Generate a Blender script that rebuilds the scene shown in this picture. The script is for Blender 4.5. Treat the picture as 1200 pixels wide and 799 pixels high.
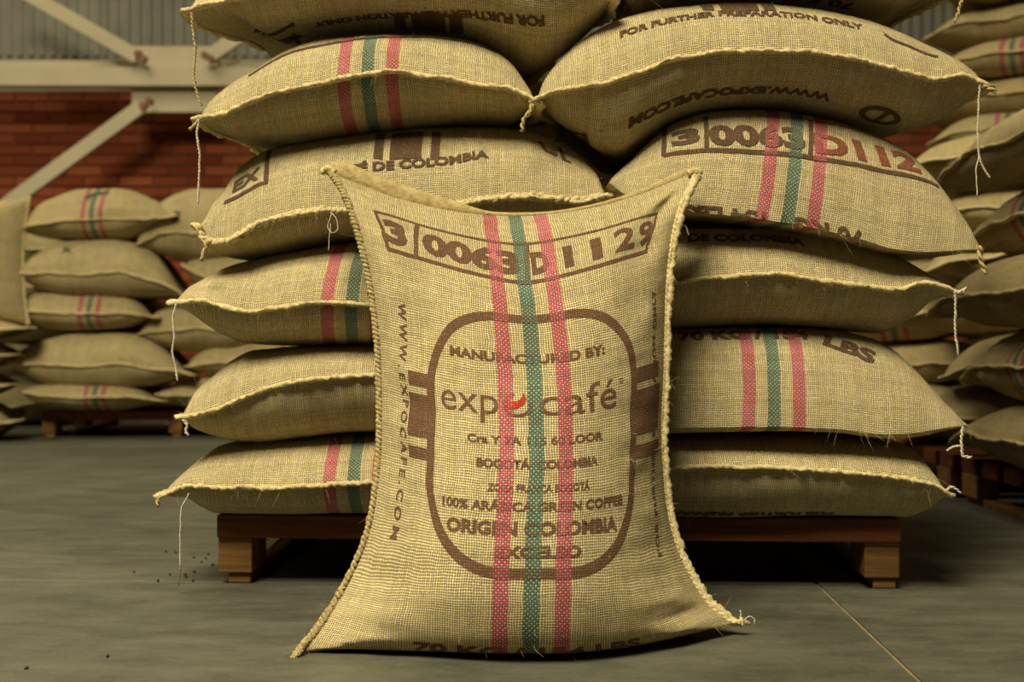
import bpy, bmesh, math, random
import numpy as np
from mathutils import Vector, noise

for o in list(bpy.data.objects):
    bpy.data.objects.remove(o, do_unlink=True)
SC = bpy.context.scene
COL = SC.collection
rnd = random.Random(7)

# ------------------------------------------------------------------ camera
F = 1450.0            # focal length in pixels of the 1200 x 799 frame
CZ = 0.427            # lens height above the floor
HY = 408.0            # horizon row
cam_d = bpy.data.cameras.new('camera')
cam = bpy.data.objects.new('camera', cam_d)
COL.objects.link(cam)
cam.location = (0, 0, CZ)
cam.rotation_euler = (math.pi / 2, 0, 0)
cam_d.sensor_width = 36
cam_d.sensor_fit = 'HORIZONTAL'
cam_d.lens = F / 1200 * 36
cam_d.shift_y = (HY - 399.5) / 1200
cam_d.clip_start = 0.05
cam_d.dof.use_dof = True
cam_d.dof.focus_distance = 1.82
cam_d.dof.aperture_fstop = 4.5
SC.camera = cam

# ------------------------------------------------------------------ world, lights, exposure
w = bpy.data.worlds.new('world')
SC.world = w
w.use_nodes = True
bg = w.node_tree.nodes['Background']
bg.inputs[0].default_value = (1.0, 0.82, 0.44, 1)
bg.inputs[1].default_value = 0.024


def area(name, loc, target, sx, sy, power, color):
    d = bpy.data.lights.new(name, 'AREA')
    d.shape = 'RECTANGLE'
    d.size = sx
    d.size_y = sy
    d.energy = power
    d.color = color
    o = bpy.data.objects.new(name, d)
    COL.objects.link(o)
    o.location = loc
    o.rotation_euler = (Vector(target) - Vector(loc)).to_track_quat('-Z', 'Y').to_euler()
    return o


# roof lights of the hall: level panels at roof height, facing straight down, both out of the picture
area('roof_light_near_offscreen', (-1.9, -2.0, 6.4), (-1.9, -1.9999, 0.0), 3.2, 3.2, 1080, (1.0, 0.90, 0.61))
area('roof_light_far_bay_offscreen', (-3.8, 4.6, 6.4), (-3.8, 4.6001, 0.0), 3.2, 3.2, 200, (1.0, 0.90, 0.61))

vs = SC.view_settings
vs.view_transform = 'Standard'
vs.look = 'None'
vs.gamma = 1
vs.use_curve_mapping = False
vs.exposure = 0.15


# ------------------------------------------------------------------ helpers
def W(px, py, Y):
    return np.array([(px - 600.0) * Y / F, Y, CZ - (py - HY) * Y / F])


def project(P):
    return np.stack([600 + P[..., 0] * F / P[..., 1], HY + (CZ - P[..., 2]) * F / P[..., 1]], -1)


def pchip(pts, x):
    pts = sorted(pts)
    X = np.array([p[0] for p in pts], float)
    Y = np.array([p[1] for p in pts], float)
    h = np.diff(X)
    d = np.diff(Y) / h
    m = np.zeros(len(X))
    m[0], m[-1] = d[0], d[-1]
    for i in range(1, len(X) - 1):
        if d[i - 1] * d[i] > 0:
            w1, w2 = 2 * h[i] + h[i - 1], h[i] + 2 * h[i - 1]
            m[i] = (w1 + w2) / (w1 / d[i - 1] + w2 / d[i])
    x = np.clip(np.asarray(x, float), X[0], X[-1])
    k = np.clip(np.searchsorted(X, x, 'right') - 1, 0, len(X) - 2)
    t = (x - X[k]) / h[k]
    return ((1 + 2 * t) * (1 - t) ** 2 * Y[k] + t * (1 - t) ** 2 * h[k] * m[k]
            + t * t * (3 - 2 * t) * Y[k + 1] + t * t * (t - 1) * h[k] * m[k + 1])


def nz(x, y, z):
    return noise.noise(Vector((x, y, z)))


def mesh_obj(name, verts, faces, mat, parent=None, uvs=None, smooth=True, origin=(0, 0, 0)):
    me = bpy.data.meshes.new(name)
    o3 = np.asarray(origin, float)
    me.from_pydata([tuple(np.asarray(v, float) - o3) for v in verts], [], faces)
    if uvs is not None:
        lay = me.uv_layers.new(name='UVMap')
        idx = np.empty(len(me.loops), dtype=np.int32)
        me.loops.foreach_get('vertex_index', idx)
        lay.data.foreach_set('uv', np.asarray(uvs, dtype=np.float32)[idx].ravel())
    if smooth:
        me.polygons.foreach_set('use_smooth', [True] * len(me.polygons))
    if mat:
        me.materials.append(mat)
    me.update()
    ob = bpy.data.objects.new(name, me)
    COL.objects.link(ob)
    if parent is not None:
        ob.parent = parent
    return ob


def empty(name, loc, label=None, cat=None, group=None, rz=0.0):
    o = bpy.data.objects.new(name, None)
    COL.objects.link(o)
    o.location = loc
    o.rotation_euler = (0, 0, rz)
    o.empty_display_size = 0.05
    if label:
        o['label'] = label
    if cat:
        o['category'] = cat
    if group:
        o['group'] = group
    return o


def grid_faces(n, m, off=0, flip=False):
    fs = []
    for i in range(n - 1):
        for j in range(m - 1):
            a = off + i * m + j
            q = (a, a + m, a + m + 1, a + 1)
            fs.append(q[::-1] if flip else q)
    return fs


class MB:
    def __init__(s):
        s.v, s.f = [], []

    def box(s, c, d, rot=None):
        b = len(s.v)
        for sx in (-1, 1):
            for sy in (-1, 1):
                for sz in (-1, 1):
                    p = np.array([sx * d[0] / 2, sy * d[1] / 2, sz * d[2] / 2])
                    if rot is not None:
                        p = np.array(rot @ Vector(p))
                    s.v.append(p + np.asarray(c))
        for q in ((0, 1, 3, 2), (4, 6, 7, 5), (0, 4, 5, 1), (2, 3, 7, 6), (0, 2, 6, 4), (1, 5, 7, 3)):
            s.f.append(tuple(b + k for k in q))
        return s

    def tube(s, path, rad, sides=6, flat=1.0):
        path = np.asarray(path, float)
        n = len(path)
        b = len(s.v)
        tg = np.gradient(path, axis=0)
        up = np.array([0.13, -0.35, 0.93])
        for k in range(n):
            t = tg[k] / (np.linalg.norm(tg[k]) + 1e-9)
            a = np.cross(t, up)
            a /= np.linalg.norm(a) + 1e-9
            c = np.cross(a, t)
            r = rad[k] if hasattr(rad, '__len__') else rad
            for q in range(sides):
                an = 2 * math.pi * q / sides
                s.v.append(path[k] + r * (math.cos(an) * a + flat * math.sin(an) * c))
        for k in range(n - 1):
            for q in range(sides):
                q2 = (q + 1) % sides
                s.f.append((b + k * sides + q, b + k * sides + q2, b + (k + 1) * sides + q2, b + (k + 1) * sides + q))
        s.f.append(tuple(b + q for q in range(sides))[::-1])
        s.f.append(tuple(b + (n - 1) * sides + q for q in range(sides)))
        return s

    def obj(s, name, mat, parent=None, smooth=False, origin=(0, 0, 0)):
        return mesh_obj(name, s.v, s.f, mat, parent, None, smooth, origin)


def resample(path, step):
    path = np.asarray(path, float)
    d = np.concatenate([[0], np.cumsum(np.linalg.norm(np.diff(path, axis=0), axis=1))])
    n = max(3, int(d[-1] / step))
    t = np.linspace(0, d[-1], n)
    return np.stack([np.interp(t, d, path[:, k]) for k in range(3)], 1), t


def rope(mb, path, R, r, pitch, strands=2, jit=0.0, sides=5, seed=0):
    """twisted strands along a path"""
    P, t = resample(path, pitch / 7)
    tg = np.gradient(P, axis=0)
    for st in range(strands):
        Q = []
        for k in range(len(P)):
            T = tg[k] / (np.linalg.norm(tg[k]) + 1e-9)
            a = np.cross(T, [0.1, -0.3, 0.95])
            a /= np.linalg.norm(a) + 1e-9
            c = np.cross(a, T)
            an = 2 * math.pi * (t[k] / pitch + st / strands)
            j = 1 + jit * nz(t[k] * 45, st * 9.1, seed)
            Q.append(P[k] + R * j * (math.cos(an) * a + math.sin(an) * c))
        rr = [r * (1 + jit * nz(t[k] * 70, st * 3.3 + 4, seed)) for k in range(len(P))]
        mb.tube(Q, rr, sides)


# ------------------------------------------------------------------ materials
class NT:
    def __init__(s, tree):
        s.t = tree
        s.n = tree.nodes
        s.l = tree.links

    def put(s, sock, v):
        if hasattr(v, 'is_output') or hasattr(v, 'links'):
            s.l.new(v, sock)
        else:
            sock.default_value = v

    def m(s, op, a, b=None, c=None):
        x = s.n.new('ShaderNodeMath')
        x.operation = op
        for k, v in enumerate((a, b, c)):
            if v is not None:
                s.put(x.inputs[k], v)
        return x.outputs[0]

    def ss(s, v, lo, hi):
        x = s.n.new('ShaderNodeMapRange')
        x.interpolation_type = 'SMOOTHSTEP'
        s.put(x.inputs[0], v)
        s.put(x.inputs[1], lo)
        s.put(x.inputs[2], hi)
        return x.outputs[0]

    def mix(s, f, a, b, mode='MIX'):
        x = s.n.new('ShaderNodeMix')
        x.data_type = 'RGBA'
        x.blend_type = mode
        s.put(x.inputs[0], f)
        s.put(x.inputs[6], a)
        s.put(x.inputs[7], b)
        return x.outputs[2]

    def xyz(s, x, y, z=0.0):
        c = s.n.new('ShaderNodeCombineXYZ')
        for k, v in enumerate((x, y, z)):
            s.put(c.inputs[k], v)
        return c.outputs[0]

    def noise(s, vec, scale, detail=2.0, rough=0.5):
        x = s.n.new('ShaderNodeTexNoise')
        s.put(x.inputs['Vector'], vec)
        s.put(x.inputs['Scale'], scale)
        x.inputs['Detail'].default_value = detail
        x.inputs['Roughness'].default_value = rough
        return x.outputs['Fac']

    def white(s, v):
        x = s.n.new('ShaderNodeTexWhiteNoise')
        x.noise_dimensions = '1D'
        s.put(x.inputs['W'], v)
        return x.outputs['Value']

    def gray(s, v):
        c = s.n.new('ShaderNodeCombineColor')
        for k in range(3):
            s.put(c.inputs[k], v)
        return c.outputs[0]


def new_mat(name, rough=0.9, spec=0.2):
    m = bpy.data.materials.new(name)
    m.use_nodes = True
    b = m.node_tree.nodes['Principled BSDF']
    b.inputs['Roughness'].default_value = rough
    b.inputs['Specular IOR Level'].default_value = spec
    return m, NT(m.node_tree), b


def jute_material(name, ink=None, ink_amt=0.86, period=0.0036, use_color=True):
    """woven jute; UV is in metres: U across the bag (0 = green stripe), V along it"""
    m, n, b = new_mat(name, 0.95, 0.08)
    uvn = n.n.new('ShaderNodeUVMap')
    uvn.uv_map = 'UVMap'
    uv = uvn.outputs[0]
    sp = n.n.new('ShaderNodeSeparateXYZ')
    n.l.new(uv, sp.inputs[0])
    u, v = sp.outputs[0], sp.outputs[1]
    d1 = n.m('MULTIPLY', n.m('SUBTRACT', n.noise(uv, 22, 2), 0.5), 0.009)
    off = n.n.new('ShaderNodeVectorMath')
    off.operation = 'ADD'
    n.l.new(uv, off.inputs[0])
    off.inputs[1].default_value = (3.7, 9.1, 0)
    d2 = n.m('MULTIPLY', n.m('SUBTRACT', n.noise(off.outputs[0], 22, 2), 0.5), 0.009)
    U = n.m('DIVIDE', n.m('ADD', u, d1), period)
    V = n.m('DIVIDE', n.m('ADD', v, d2), period)
    iu, iv = n.m('FLOOR', U), n.m('FLOOR', V)
    tu = n.m('SUBTRACT', 1.0, n.m('ABSOLUTE', n.m('SUBTRACT', n.m('MULTIPLY', n.m('FRACT', U), 2), 1)))
    tv = n.m('SUBTRACT', 1.0, n.m('ABSOLUTE', n.m('SUBTRACT', n.m('MULTIPLY', n.m('FRACT', V), 2), 1)))
    ru, rv = n.white(iu), n.white(n.m('ADD', iv, 517.3))
    su = n.noise(n.xyz(n.m('MULTIPLY', iu, 5.3), n.m('MULTIPLY', v, 55)), 1.0, 2)
    sv = n.noise(n.xyz(n.m('MULTIPLY', u, 55), n.m('MULTIPLY', iv, 5.3), 40.0), 1.0, 2)
    thu = n.m('ADD', 0.78, n.m('MULTIPLY', su, -0.46))
    thv = n.m('ADD', 0.78, n.m('MULTIPLY', sv, -0.46))
    mu = n.ss(n.m('SUBTRACT', tu, thu), -0.15, 0.15)
    mv = n.ss(n.m('SUBTRACT', tv, thv), -0.15, 0.15)
    par = n.m('ABSOLUTE', n.m('MODULO', n.m('ADD', iu, iv), 2.0))
    npar = n.m('SUBTRACT', 1.0, par)
    hu = n.m('MULTIPLY', mu, n.m('ADD', 0.55, n.m('MULTIPLY', par, 0.45)))
    hv = n.m('MULTIPLY', mv, n.m('ADD', 0.55, n.m('MULTIPLY', npar, 0.45)))
    height = n.m('MAXIMUM', hu, hv)
    cover = n.m('MAXIMUM', mu, mv)
    yb = n.m('ADD', n.m('MULTIPLY', par, n.m('ADD', n.m('MULTIPLY', ru, 0.5), n.m('MULTIPLY', su, 0.5))),
             n.m('MULTIPLY', npar, n.m('ADD', n.m('MULTIPLY', rv, 0.5), n.m('MULTIPLY', sv, 0.5))))
    blotch = n.noise(uv, 9, 3, 0.6)
    br = n.m('MULTIPLY', n.m('ADD', 0.66, n.m('MULTIPLY', yb, 0.68)), n.m('ADD', 0.84, n.m('MULTIPLY', blotch, 0.32)))
    oi = n.n.new('ShaderNodeObjectInfo')
    base = n.mix(n.noise(uv, 30, 3), (0.60, 0.475, 0.250, 1), (0.71, 0.600, 0.355, 1))
    if use_color:
        base = n.mix(1.0, base, oi.outputs['Color'], 'MULTIPLY')
    col = n.mix(1.0, base, n.gray(br), 'MULTIPLY')
    # woven stripes: red, green, red
    def band(c):
        d = n.m('ABSOLUTE', n.m('SUBTRACT', n.m('ADD', u, n.m('MULTIPLY', d1, 0.35)), c))
        return n.m('SUBTRACT', 1.0, n.ss(d, 0.0100, 0.0118))
    red = n.m('MAXIMUM', band(-0.042), band(0.042))
    grn = band(0.0)
    amt = n.m('MULTIPLY', n.m('ADD', 0.52, n.m('MULTIPLY', par, 0.46)), n.m('ADD', 0.86, n.m('MULTIPLY', sv, 0.2)))
    rcol = n.mix(n.ss(blotch, 0.35, 0.65), (0.56, 0.035, 0.12, 1), (0.68, 0.10, 0.22, 1))
    gcol = n.mix(n.ss(blotch, 0.35, 0.65), (0.012, 0.120, 0.115, 1), (0.035, 0.21, 0.19, 1))
    rcol = n.mix(0.6, rcol, n.gray(br), 'MULTIPLY')
    gcol = n.mix(0.6, gcol, n.gray(br), 'MULTIPLY')
    col = n.mix(n.m('MULTIPLY', red, amt), col, rcol)
    col = n.mix(n.m('MULTIPLY', grn, amt), col, gcol)
    if ink is not None:
        st = n.m('MAXIMUM', red, grn)
        brk = n.ss(n.noise(uv, 260, 3, 0.7), 0.28, 0.5)
        a = n.m('MULTIPLY', n.m('MULTIPLY', ink_amt, n.m('ADD', 0.72, n.m('MULTIPLY', brk, 0.28))),
                n.m('SUBTRACT', 1.0, n.m('MULTIPLY', st, 0.5)))
        icol = n.mix(0.55, (*ink, 1), n.gray(br), 'MULTIPLY')
        col = n.mix(a, col, icol)
    col = n.mix(n.m('MULTIPLY', n.m('SUBTRACT', 1.0, cover), 0.96), col, (0.075, 0.056, 0.030, 1))
    n.l.new(col, b.inputs['Base Color'])
    bp = n.n.new('ShaderNodeBump')
    bp.inputs['Strength'].default_value = 1.0
    bp.inputs['Distance'].default_value = 0.0016
    n.l.new(height, bp.inputs['Height'])
    n.l.new(bp.outputs[0], b.inputs['Normal'])
    return m


JUTE = jute_material('jute_weave')
INK = jute_material('jute_brown_print', (0.135, 0.040, 0.026), 0.90)
INK_DARK = jute_material('jute_dark_print', (0.080, 0.027, 0.019), 0.92)
INK_RED = jute_material('jute_red_print', (0.24, 0.030, 0.022), 0.9)
INK_SWOOSH = jute_material('jute_scarlet_print', (0.62, 0.03, 0.012), 0.97)
INK_GREEN = jute_material('jute_green_print', (0.02, 0.075, 0.05), 0.85)


def fuzzy_material(name, c1, c2, scale=180):
    m, n, b = new_mat(name, 0.95, 0.05)
    tc = n.n.new('ShaderNodeTexCoord')
    f = n.noise(tc.outputs['Object'], scale, 3, 0.7)
    n.l.new(n.mix(n.ss(f, 0.3, 0.7), (*c1, 1), (*c2, 1)), b.inputs['Base Color'])
    bp = n.n.new('ShaderNodeBump')
    bp.inputs['Strength'].default_value = 0.8
    bp.inputs['Distance'].default_value = 0.002
    n.l.new(n.noise(tc.outputs['Object'], scale * 2, 2), bp.inputs['Height'])
    n.l.new(bp.outputs[0], b.inputs['Normal'])
    return m


HEM = fuzzy_material('frayed_jute_hem', (0.42, 0.32, 0.14), (0.76, 0.64, 0.38))
FOLD = fuzzy_material('folded_jute', (0.36, 0.27, 0.12), (0.52, 0.41, 0.21), 90)
STITCH = fuzzy_material('jute_overlock_yarn', (0.20, 0.15, 0.06), (0.56, 0.45, 0.23), 240)
TWINE = fuzzy_material('white_cotton_twine', (0.55, 0.48, 0.36), (0.78, 0.72, 0.58), 300)
TWINE_TAN = fuzzy_material('tan_jute_twine', (0.36, 0.27, 0.11), (0.58, 0.46, 0.24), 300)
FIBRE = fuzzy_material('loose_jute_fibre', (0.48, 0.38, 0.20), (0.62, 0.52, 0.30), 60)
BEAN = fuzzy_material('spilled_coffee_bean', (0.06, 0.045, 0.025), (0.12, 0.09, 0.05), 300)


def wood_material(name, c1, c2):
    m, n, b = new_mat(name, 0.75, 0.25)
    tc = n.n.new('ShaderNodeTexCoord')
    mp = n.n.new('ShaderNodeMapping')
    mp.inputs['Scale'].default_value = (2.0, 14, 30)
    n.l.new(tc.outputs['Object'], mp.inputs[0])
    f = n.noise(mp.outputs[0], 2.2, 5, 0.65)
    oi = n.n.new('ShaderNodeObjectInfo')
    f2 = n.m('ADD', f, n.m('MULTIPLY', n.m('SUBTRACT', oi.outputs['Random'], 0.5), 0.25))
    n.l.new(n.mix(n.ss(f2, 0.3, 0.75), (*c1, 1), (*c2, 1)), b.inputs['Base Color'])
    bp = n.n.new('ShaderNodeBump')
    bp.inputs['Strength'].default_value = 0.5
    bp.inputs['Distance'].default_value = 0.003
    n.l.new(f, bp.inputs['Height'])
    n.l.new(bp.outputs[0], b.inputs['Normal'])
    return m


WOOD = wood_material('pallet_wood', (0.075, 0.020, 0.007), (0.20, 0.062, 0.020))
WOOD_Y = wood_material('pallet_block_wood', (0.11, 0.050, 0.015), (0.25, 0.130, 0.040))
WOOD_P = wood_material('pale_slat_wood', (0.30, 0.22, 0.12), (0.46, 0.36, 0.21))


def concrete_material():
    m, n, b = new_mat('polished_concrete', 0.55, 0.3)
    tc = n.n.new('ShaderNodeTexCoord')
    g = tc.outputs['Object']
    mp = n.n.new('ShaderNodeMapping')
    mp.inputs['Scale'].default_value = (1.1, 2.4, 1)
    mp.inputs['Rotation'].default_value = (0, 0, 0.12)
    n.l.new(g, mp.inputs[0])
    big = n.noise(g, 1.6, 5, 0.6)
    streak = n.noise(mp.outputs[0], 5, 6, 0.7)
    fine = n.noise(g, 90, 4, 0.7)
    f = n.m('ADD', n.m('MULTIPLY', big, 0.40), n.m('ADD', n.m('MULTIPLY', streak, 0.45), n.m('MULTIPLY', fine, 0.15)))
    c = n.mix(n.ss(f, 0.32, 0.68), (0.044, 0.044, 0.032, 1), (0.130, 0.124, 0.090, 1))
    mp2 = n.n.new('ShaderNodeMapping')
    mp2.inputs['Scale'].default_value = (0.8, 9.0, 1)
    mp2.inputs['Rotation'].default_value = (0, 0, -0.25)
    n.l.new(g, mp2.inputs[0])
    scr = n.ss(n.noise(mp2.outputs[0], 7, 5, 0.75), 0.62, 0.72)
    c = n.mix(n.m('MULTIPLY', scr, 0.30), c, (0.20, 0.185, 0.14, 1))
    spots = n.ss(n.noise(g, 38, 2, 0.5), 0.72, 0.78)
    c = n.mix(n.m('MULTIPLY', spots, 0.35), c, (0.03, 0.028, 0.02, 1))
    pale = n.ss(n.noise(g, 120, 2, 0.5), 0.76, 0.80)
    c = n.mix(n.m('MULTIPLY', pale, 0.4), c, (0.24, 0.21, 0.15, 1))
    n.l.new(c, b.inputs['Base Color'])
    n.l.new(n.m('ADD', 0.42, n.m('MULTIPLY', streak, 0.35)), b.inputs['Roughness'])
    bp = n.n.new('ShaderNodeBump')
    bp.inputs['Strength'].default_value = 0.15
    bp.inputs['Distance'].default_value = 0.002
    n.l.new(f, bp.inputs['Height'])
    n.l.new(bp.outputs[0], b.inputs['Normal'])
    return m


def plain_material(name, c1, c2, scale=6, rough=0.8, spec=0.2, rnd_amt=0.0, island=False):
    m, n, b = new_mat(name, rough, spec)
    tc = n.n.new('ShaderNodeTexCoord')
    f = n.noise(tc.outputs['Object'], scale, 4, 0.6)
    if rnd_amt:
        if island:
            g = n.n.new('ShaderNodeNewGeometry')
            r = g.outputs['Random Per Island']
        else:
            r = n.n.new('ShaderNodeObjectInfo').outputs['Random']
        f = n.m('ADD', n.m('MULTIPLY', f, 1 - rnd_amt), n.m('MULTIPLY', r, rnd_amt))
    n.l.new(n.mix(n.ss(f, 0.25, 0.75), (*c1, 1), (*c2, 1)), b.inputs['Base Color'])
    return m


CONC = concrete_material()
JOINT = plain_material('joint_filler', (0.17, 0.125, 0.072), (0.25, 0.19, 0.115), 30)
BRICK = plain_material('red_brick', (0.20, 0.045, 0.018), (0.33, 0.090, 0.040), 5, 0.9, 0.1, 0.6)
BRICK_I = plain_material('red_brick_field', (0.20, 0.045, 0.018), (0.33, 0.090, 0.040), 5, 0.9, 0.1, 0.6, True)
MORTAR = plain_material('mortar', (0.13, 0.055, 0.032), (0.18, 0.085, 0.05), 9)
SIDING = plain_material('grey_metal_siding', (0.20, 0.19, 0.155), (0.31, 0.295, 0.245), 3, 0.6, 0.3, 0.35)
STEEL = plain_material('cream_painted_steel', (0.50, 0.43, 0.28), (0.60, 0.52, 0.36), 2, 0.6, 0.3)
RUST = plain_material('rusty_bolt', (0.18, 0.09, 0.045), (0.30, 0.17, 0.09), 30)
LEDGE = plain_material('wall_ledge_concrete', (0.20, 0.18, 0.14), (0.28, 0.25, 0.20), 4)

# ------------------------------------------------------------------ setting: floor
YAW = math.radians(-2.6)
floor = mesh_obj('floor', [(-13, -5, -0.004), (13, -5, -0.004), (13, 9.6, -0.004), (-13, 9.6, -0.004)], [(0, 1, 2, 3)], JOINT)
floor['kind'] = 'structure'
xs = [-13.0, -7.49, -3.47, 0.553, 4.57, 8.6, 13.0]
ys = [-5.0, -1.85, 2.21, 6.2, 9.4]
g = 0.0035
for i in range(len(xs) - 1):
    for j in range(len(ys) - 1):
        x0, x1, y0, y1 = xs[i] + g, xs[i + 1] - g, ys[j] + g, ys[j + 1] - g
        v, top = [], []
        cs, sn = math.cos(YAW), math.sin(YAW)
        bx, by = 0.553, 2.21
        for z, e in ((-0.02, 0), (-0.0015, 0), (0.0, 0.002)):
            for (x, y) in ((x0 + e, y0 + e), (x1 - e, y0 + e), (x1 - e, y1 - e), (x0 + e, y1 - e)):
                dx, dy = x - bx, y - by
                v.append((bx + dx * cs - dy * sn, by + dx * sn + dy * cs, z))
        f = [(8, 9, 10, 11)]
        for a in (0, 4):
            for k in range(4):
                f.append((a + k, a + (k + 1) % 4, a + 4 + (k + 1) % 4, a + 4 + k))
        mesh_obj('concrete_slab', v, f, CONC, floor, smooth=False)

# ------------------------------------------------------------------ setting: back wall of brick with metal siding above
WY = 9.0
wall = mesh_obj('wall_back', [(-13, WY + 0.012, 0), (13, WY + 0.012, 0), (13, WY + 0.012, 2.30), (-13, WY + 0.012, 2.30),
                              (-13, WY + 0.25, 0), (13, WY + 0.25, 0), (13, WY + 0.25, 2.30), (-13, WY + 0.25, 2.30)],
                [(0, 1, 2, 3), (5, 4, 7, 6), (3, 2, 6, 7), (0, 4, 5, 1), (1, 5, 6, 2), (0, 3, 7, 4)], MORTAR, smooth=False)
wall['kind'] = 'structure'
bl, bh, bj = 0.24, 0.066, 0.011
mb = MB()
b = 0.004
L2, H2, D2 = bl / 2, bh / 2, 0.05
bv = []
for y, e in ((0.0, b), (b, 0), (D2, 0)):
    for (x, z) in ((-L2 + e, -H2 + e), (L2 - e, -H2 + e), (L2 - e, H2 - e), (-L2 + e, H2 - e)):
        bv.append((x, y, z))
bf = [(0, 1, 2, 3)]
for a in (0, 4):
    for k in range(4):
        bf.append((a + (k + 1) % 4, a + k, a + 4 + k, a + 4 + (k + 1) % 4))
brick_me = None
rest_v, rest_f = [], []
count = 0
course = 0
z = 2.30 - bh / 2 - bj
while z > 0.03:
    x = -12.9 + (0 if course % 2 else (bl + bj) / 2)
    while x < 12.9:
        yy = WY - rnd.random() * 0.006
        vis = (-4.75 < x < -1.55 and 1.15 < z) or (2.35 < x < 3.5 and z > 1.55)
        if vis and count < 300:
            if brick_me is None:
                o = mesh_obj('brick', bv, bf, BRICK, wall, smooth=False)
                brick_me = o.data
            else:
                o = bpy.data.objects.new('brick', brick_me)
                COL.objects.link(o)
                o.parent = wall
            o.location = (x, yy, z)
            count += 1
        else:
            k0 = len(rest_v)
            rest_v += [(x + p[0], yy + p[1], z + p[2]) for p in bv]
            rest_f += [tuple(k0 + q for q in f) for f in bf]
        x += bl + bj
    z -= bh + bj
    course += 1
o = mesh_obj('brick_field', rest_v, rest_f, BRICK_I, wall, smooth=False)
o['kind'] = 'stuff'
mb = MB()
mb.box((0, WY + 0.16, 2.45), (26, 0.18, 0.32))
o = mb.obj('wall_ledge', LEDGE, wall)
# corrugated sheets
sv, sf = [], []
NW = 96
for k in range(NW + 1):
    x = k / NW * 0.96
    ph = (x / 0.08) % 1.0
    y = 0.022 * (min(1, max(0, 4 * abs(ph - 0.5) - 0.5)))
    sv += [(x, y, 2.565), (x, y, 6.4), (x, y + 0.004, 2.565), (x, y + 0.004, 6.4)]
for k in range(NW):
    a = 4 * k
    sf += [(a, a + 4, a + 5, a + 1), (a + 2, a + 3, a + 7, a + 6), (a, a + 2, a + 6, a + 4)]
siding = empty('wall_siding', (0, WY, 0))
siding['kind'] = 'structure'
sme = None
for k in range(-14, 14):
    if sme is None:
        o = mesh_obj('corrugated_sheet', sv, sf, SIDING, siding, smooth=False)
        sme = o.data
    else:
        o = bpy.data.objects.new('corrugated_sheet', sme)
        COL.objects.link(o)
        o.parent = siding
    o.location = (k * 0.94 - 0.2, 0.05 + (0.005 if k % 2 else 0), 0)

# ------------------------------------------------------------------ painted steel bracing in front of the wall
BY = 8.6
brace = empty('steel_bracing', (*W(205, 94, BY)[:2], 0), 'cream painted steel truss with gusset plate and diagonal braces on brick wall', 'truss')
org = np.array(brace.location)


def bar_between(mbd, p, q, wd, dp):
    p, q = np.asarray(p), np.asarray(q)
    d = Vector(q - p)
    rot = d.to_track_quat('X', 'Z').to_matrix()
    mbd.box((p + q) / 2 - org, (d.length, dp, wd), rot)


mb = MB()
bar_between(mb, W(-1300, 91, BY), W(2600, 91, BY), 0.128, 0.10)
mb.obj('beam', STEEL, brace)
mb = MB()
bar_between(mb, W(-1300, 76, BY + 0.07), W(2600, 76, BY + 0.07), 0.055, 0.03)
mb.obj('beam_flange', STEEL, brace)
mb = MB()
c = W(205, 93, BY + 0.035)
mb.box(c - org, (0.60, 0.012, 0.46))
mb.obj('gusset_plate', STEEL, brace)
for (a, q) in (((20, -14), (162, 67)), ((400, -36), (246, 66)), ((8, 240), (166, 125))):
    mb = MB()
    bar_between(mb, W(*a, BY - 0.09), W(*q, BY - 0.09), 0.095, 0.05)
    mb.obj('diagonal_brace', STEEL, brace)
for (px, py) in ((162, 63), (168, 69), (240, 65), (247, 69), (168, 124), (175, 119)):
    p = W(px, py, BY - 0.12) - org
    mb = MB()
    mb.tube([p + np.array([0, -0.02, 0]), p, p + np.array([0, 0.03, 0])], 0.026, 8)
    mb.obj('bolt', RUST, brace)


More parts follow.
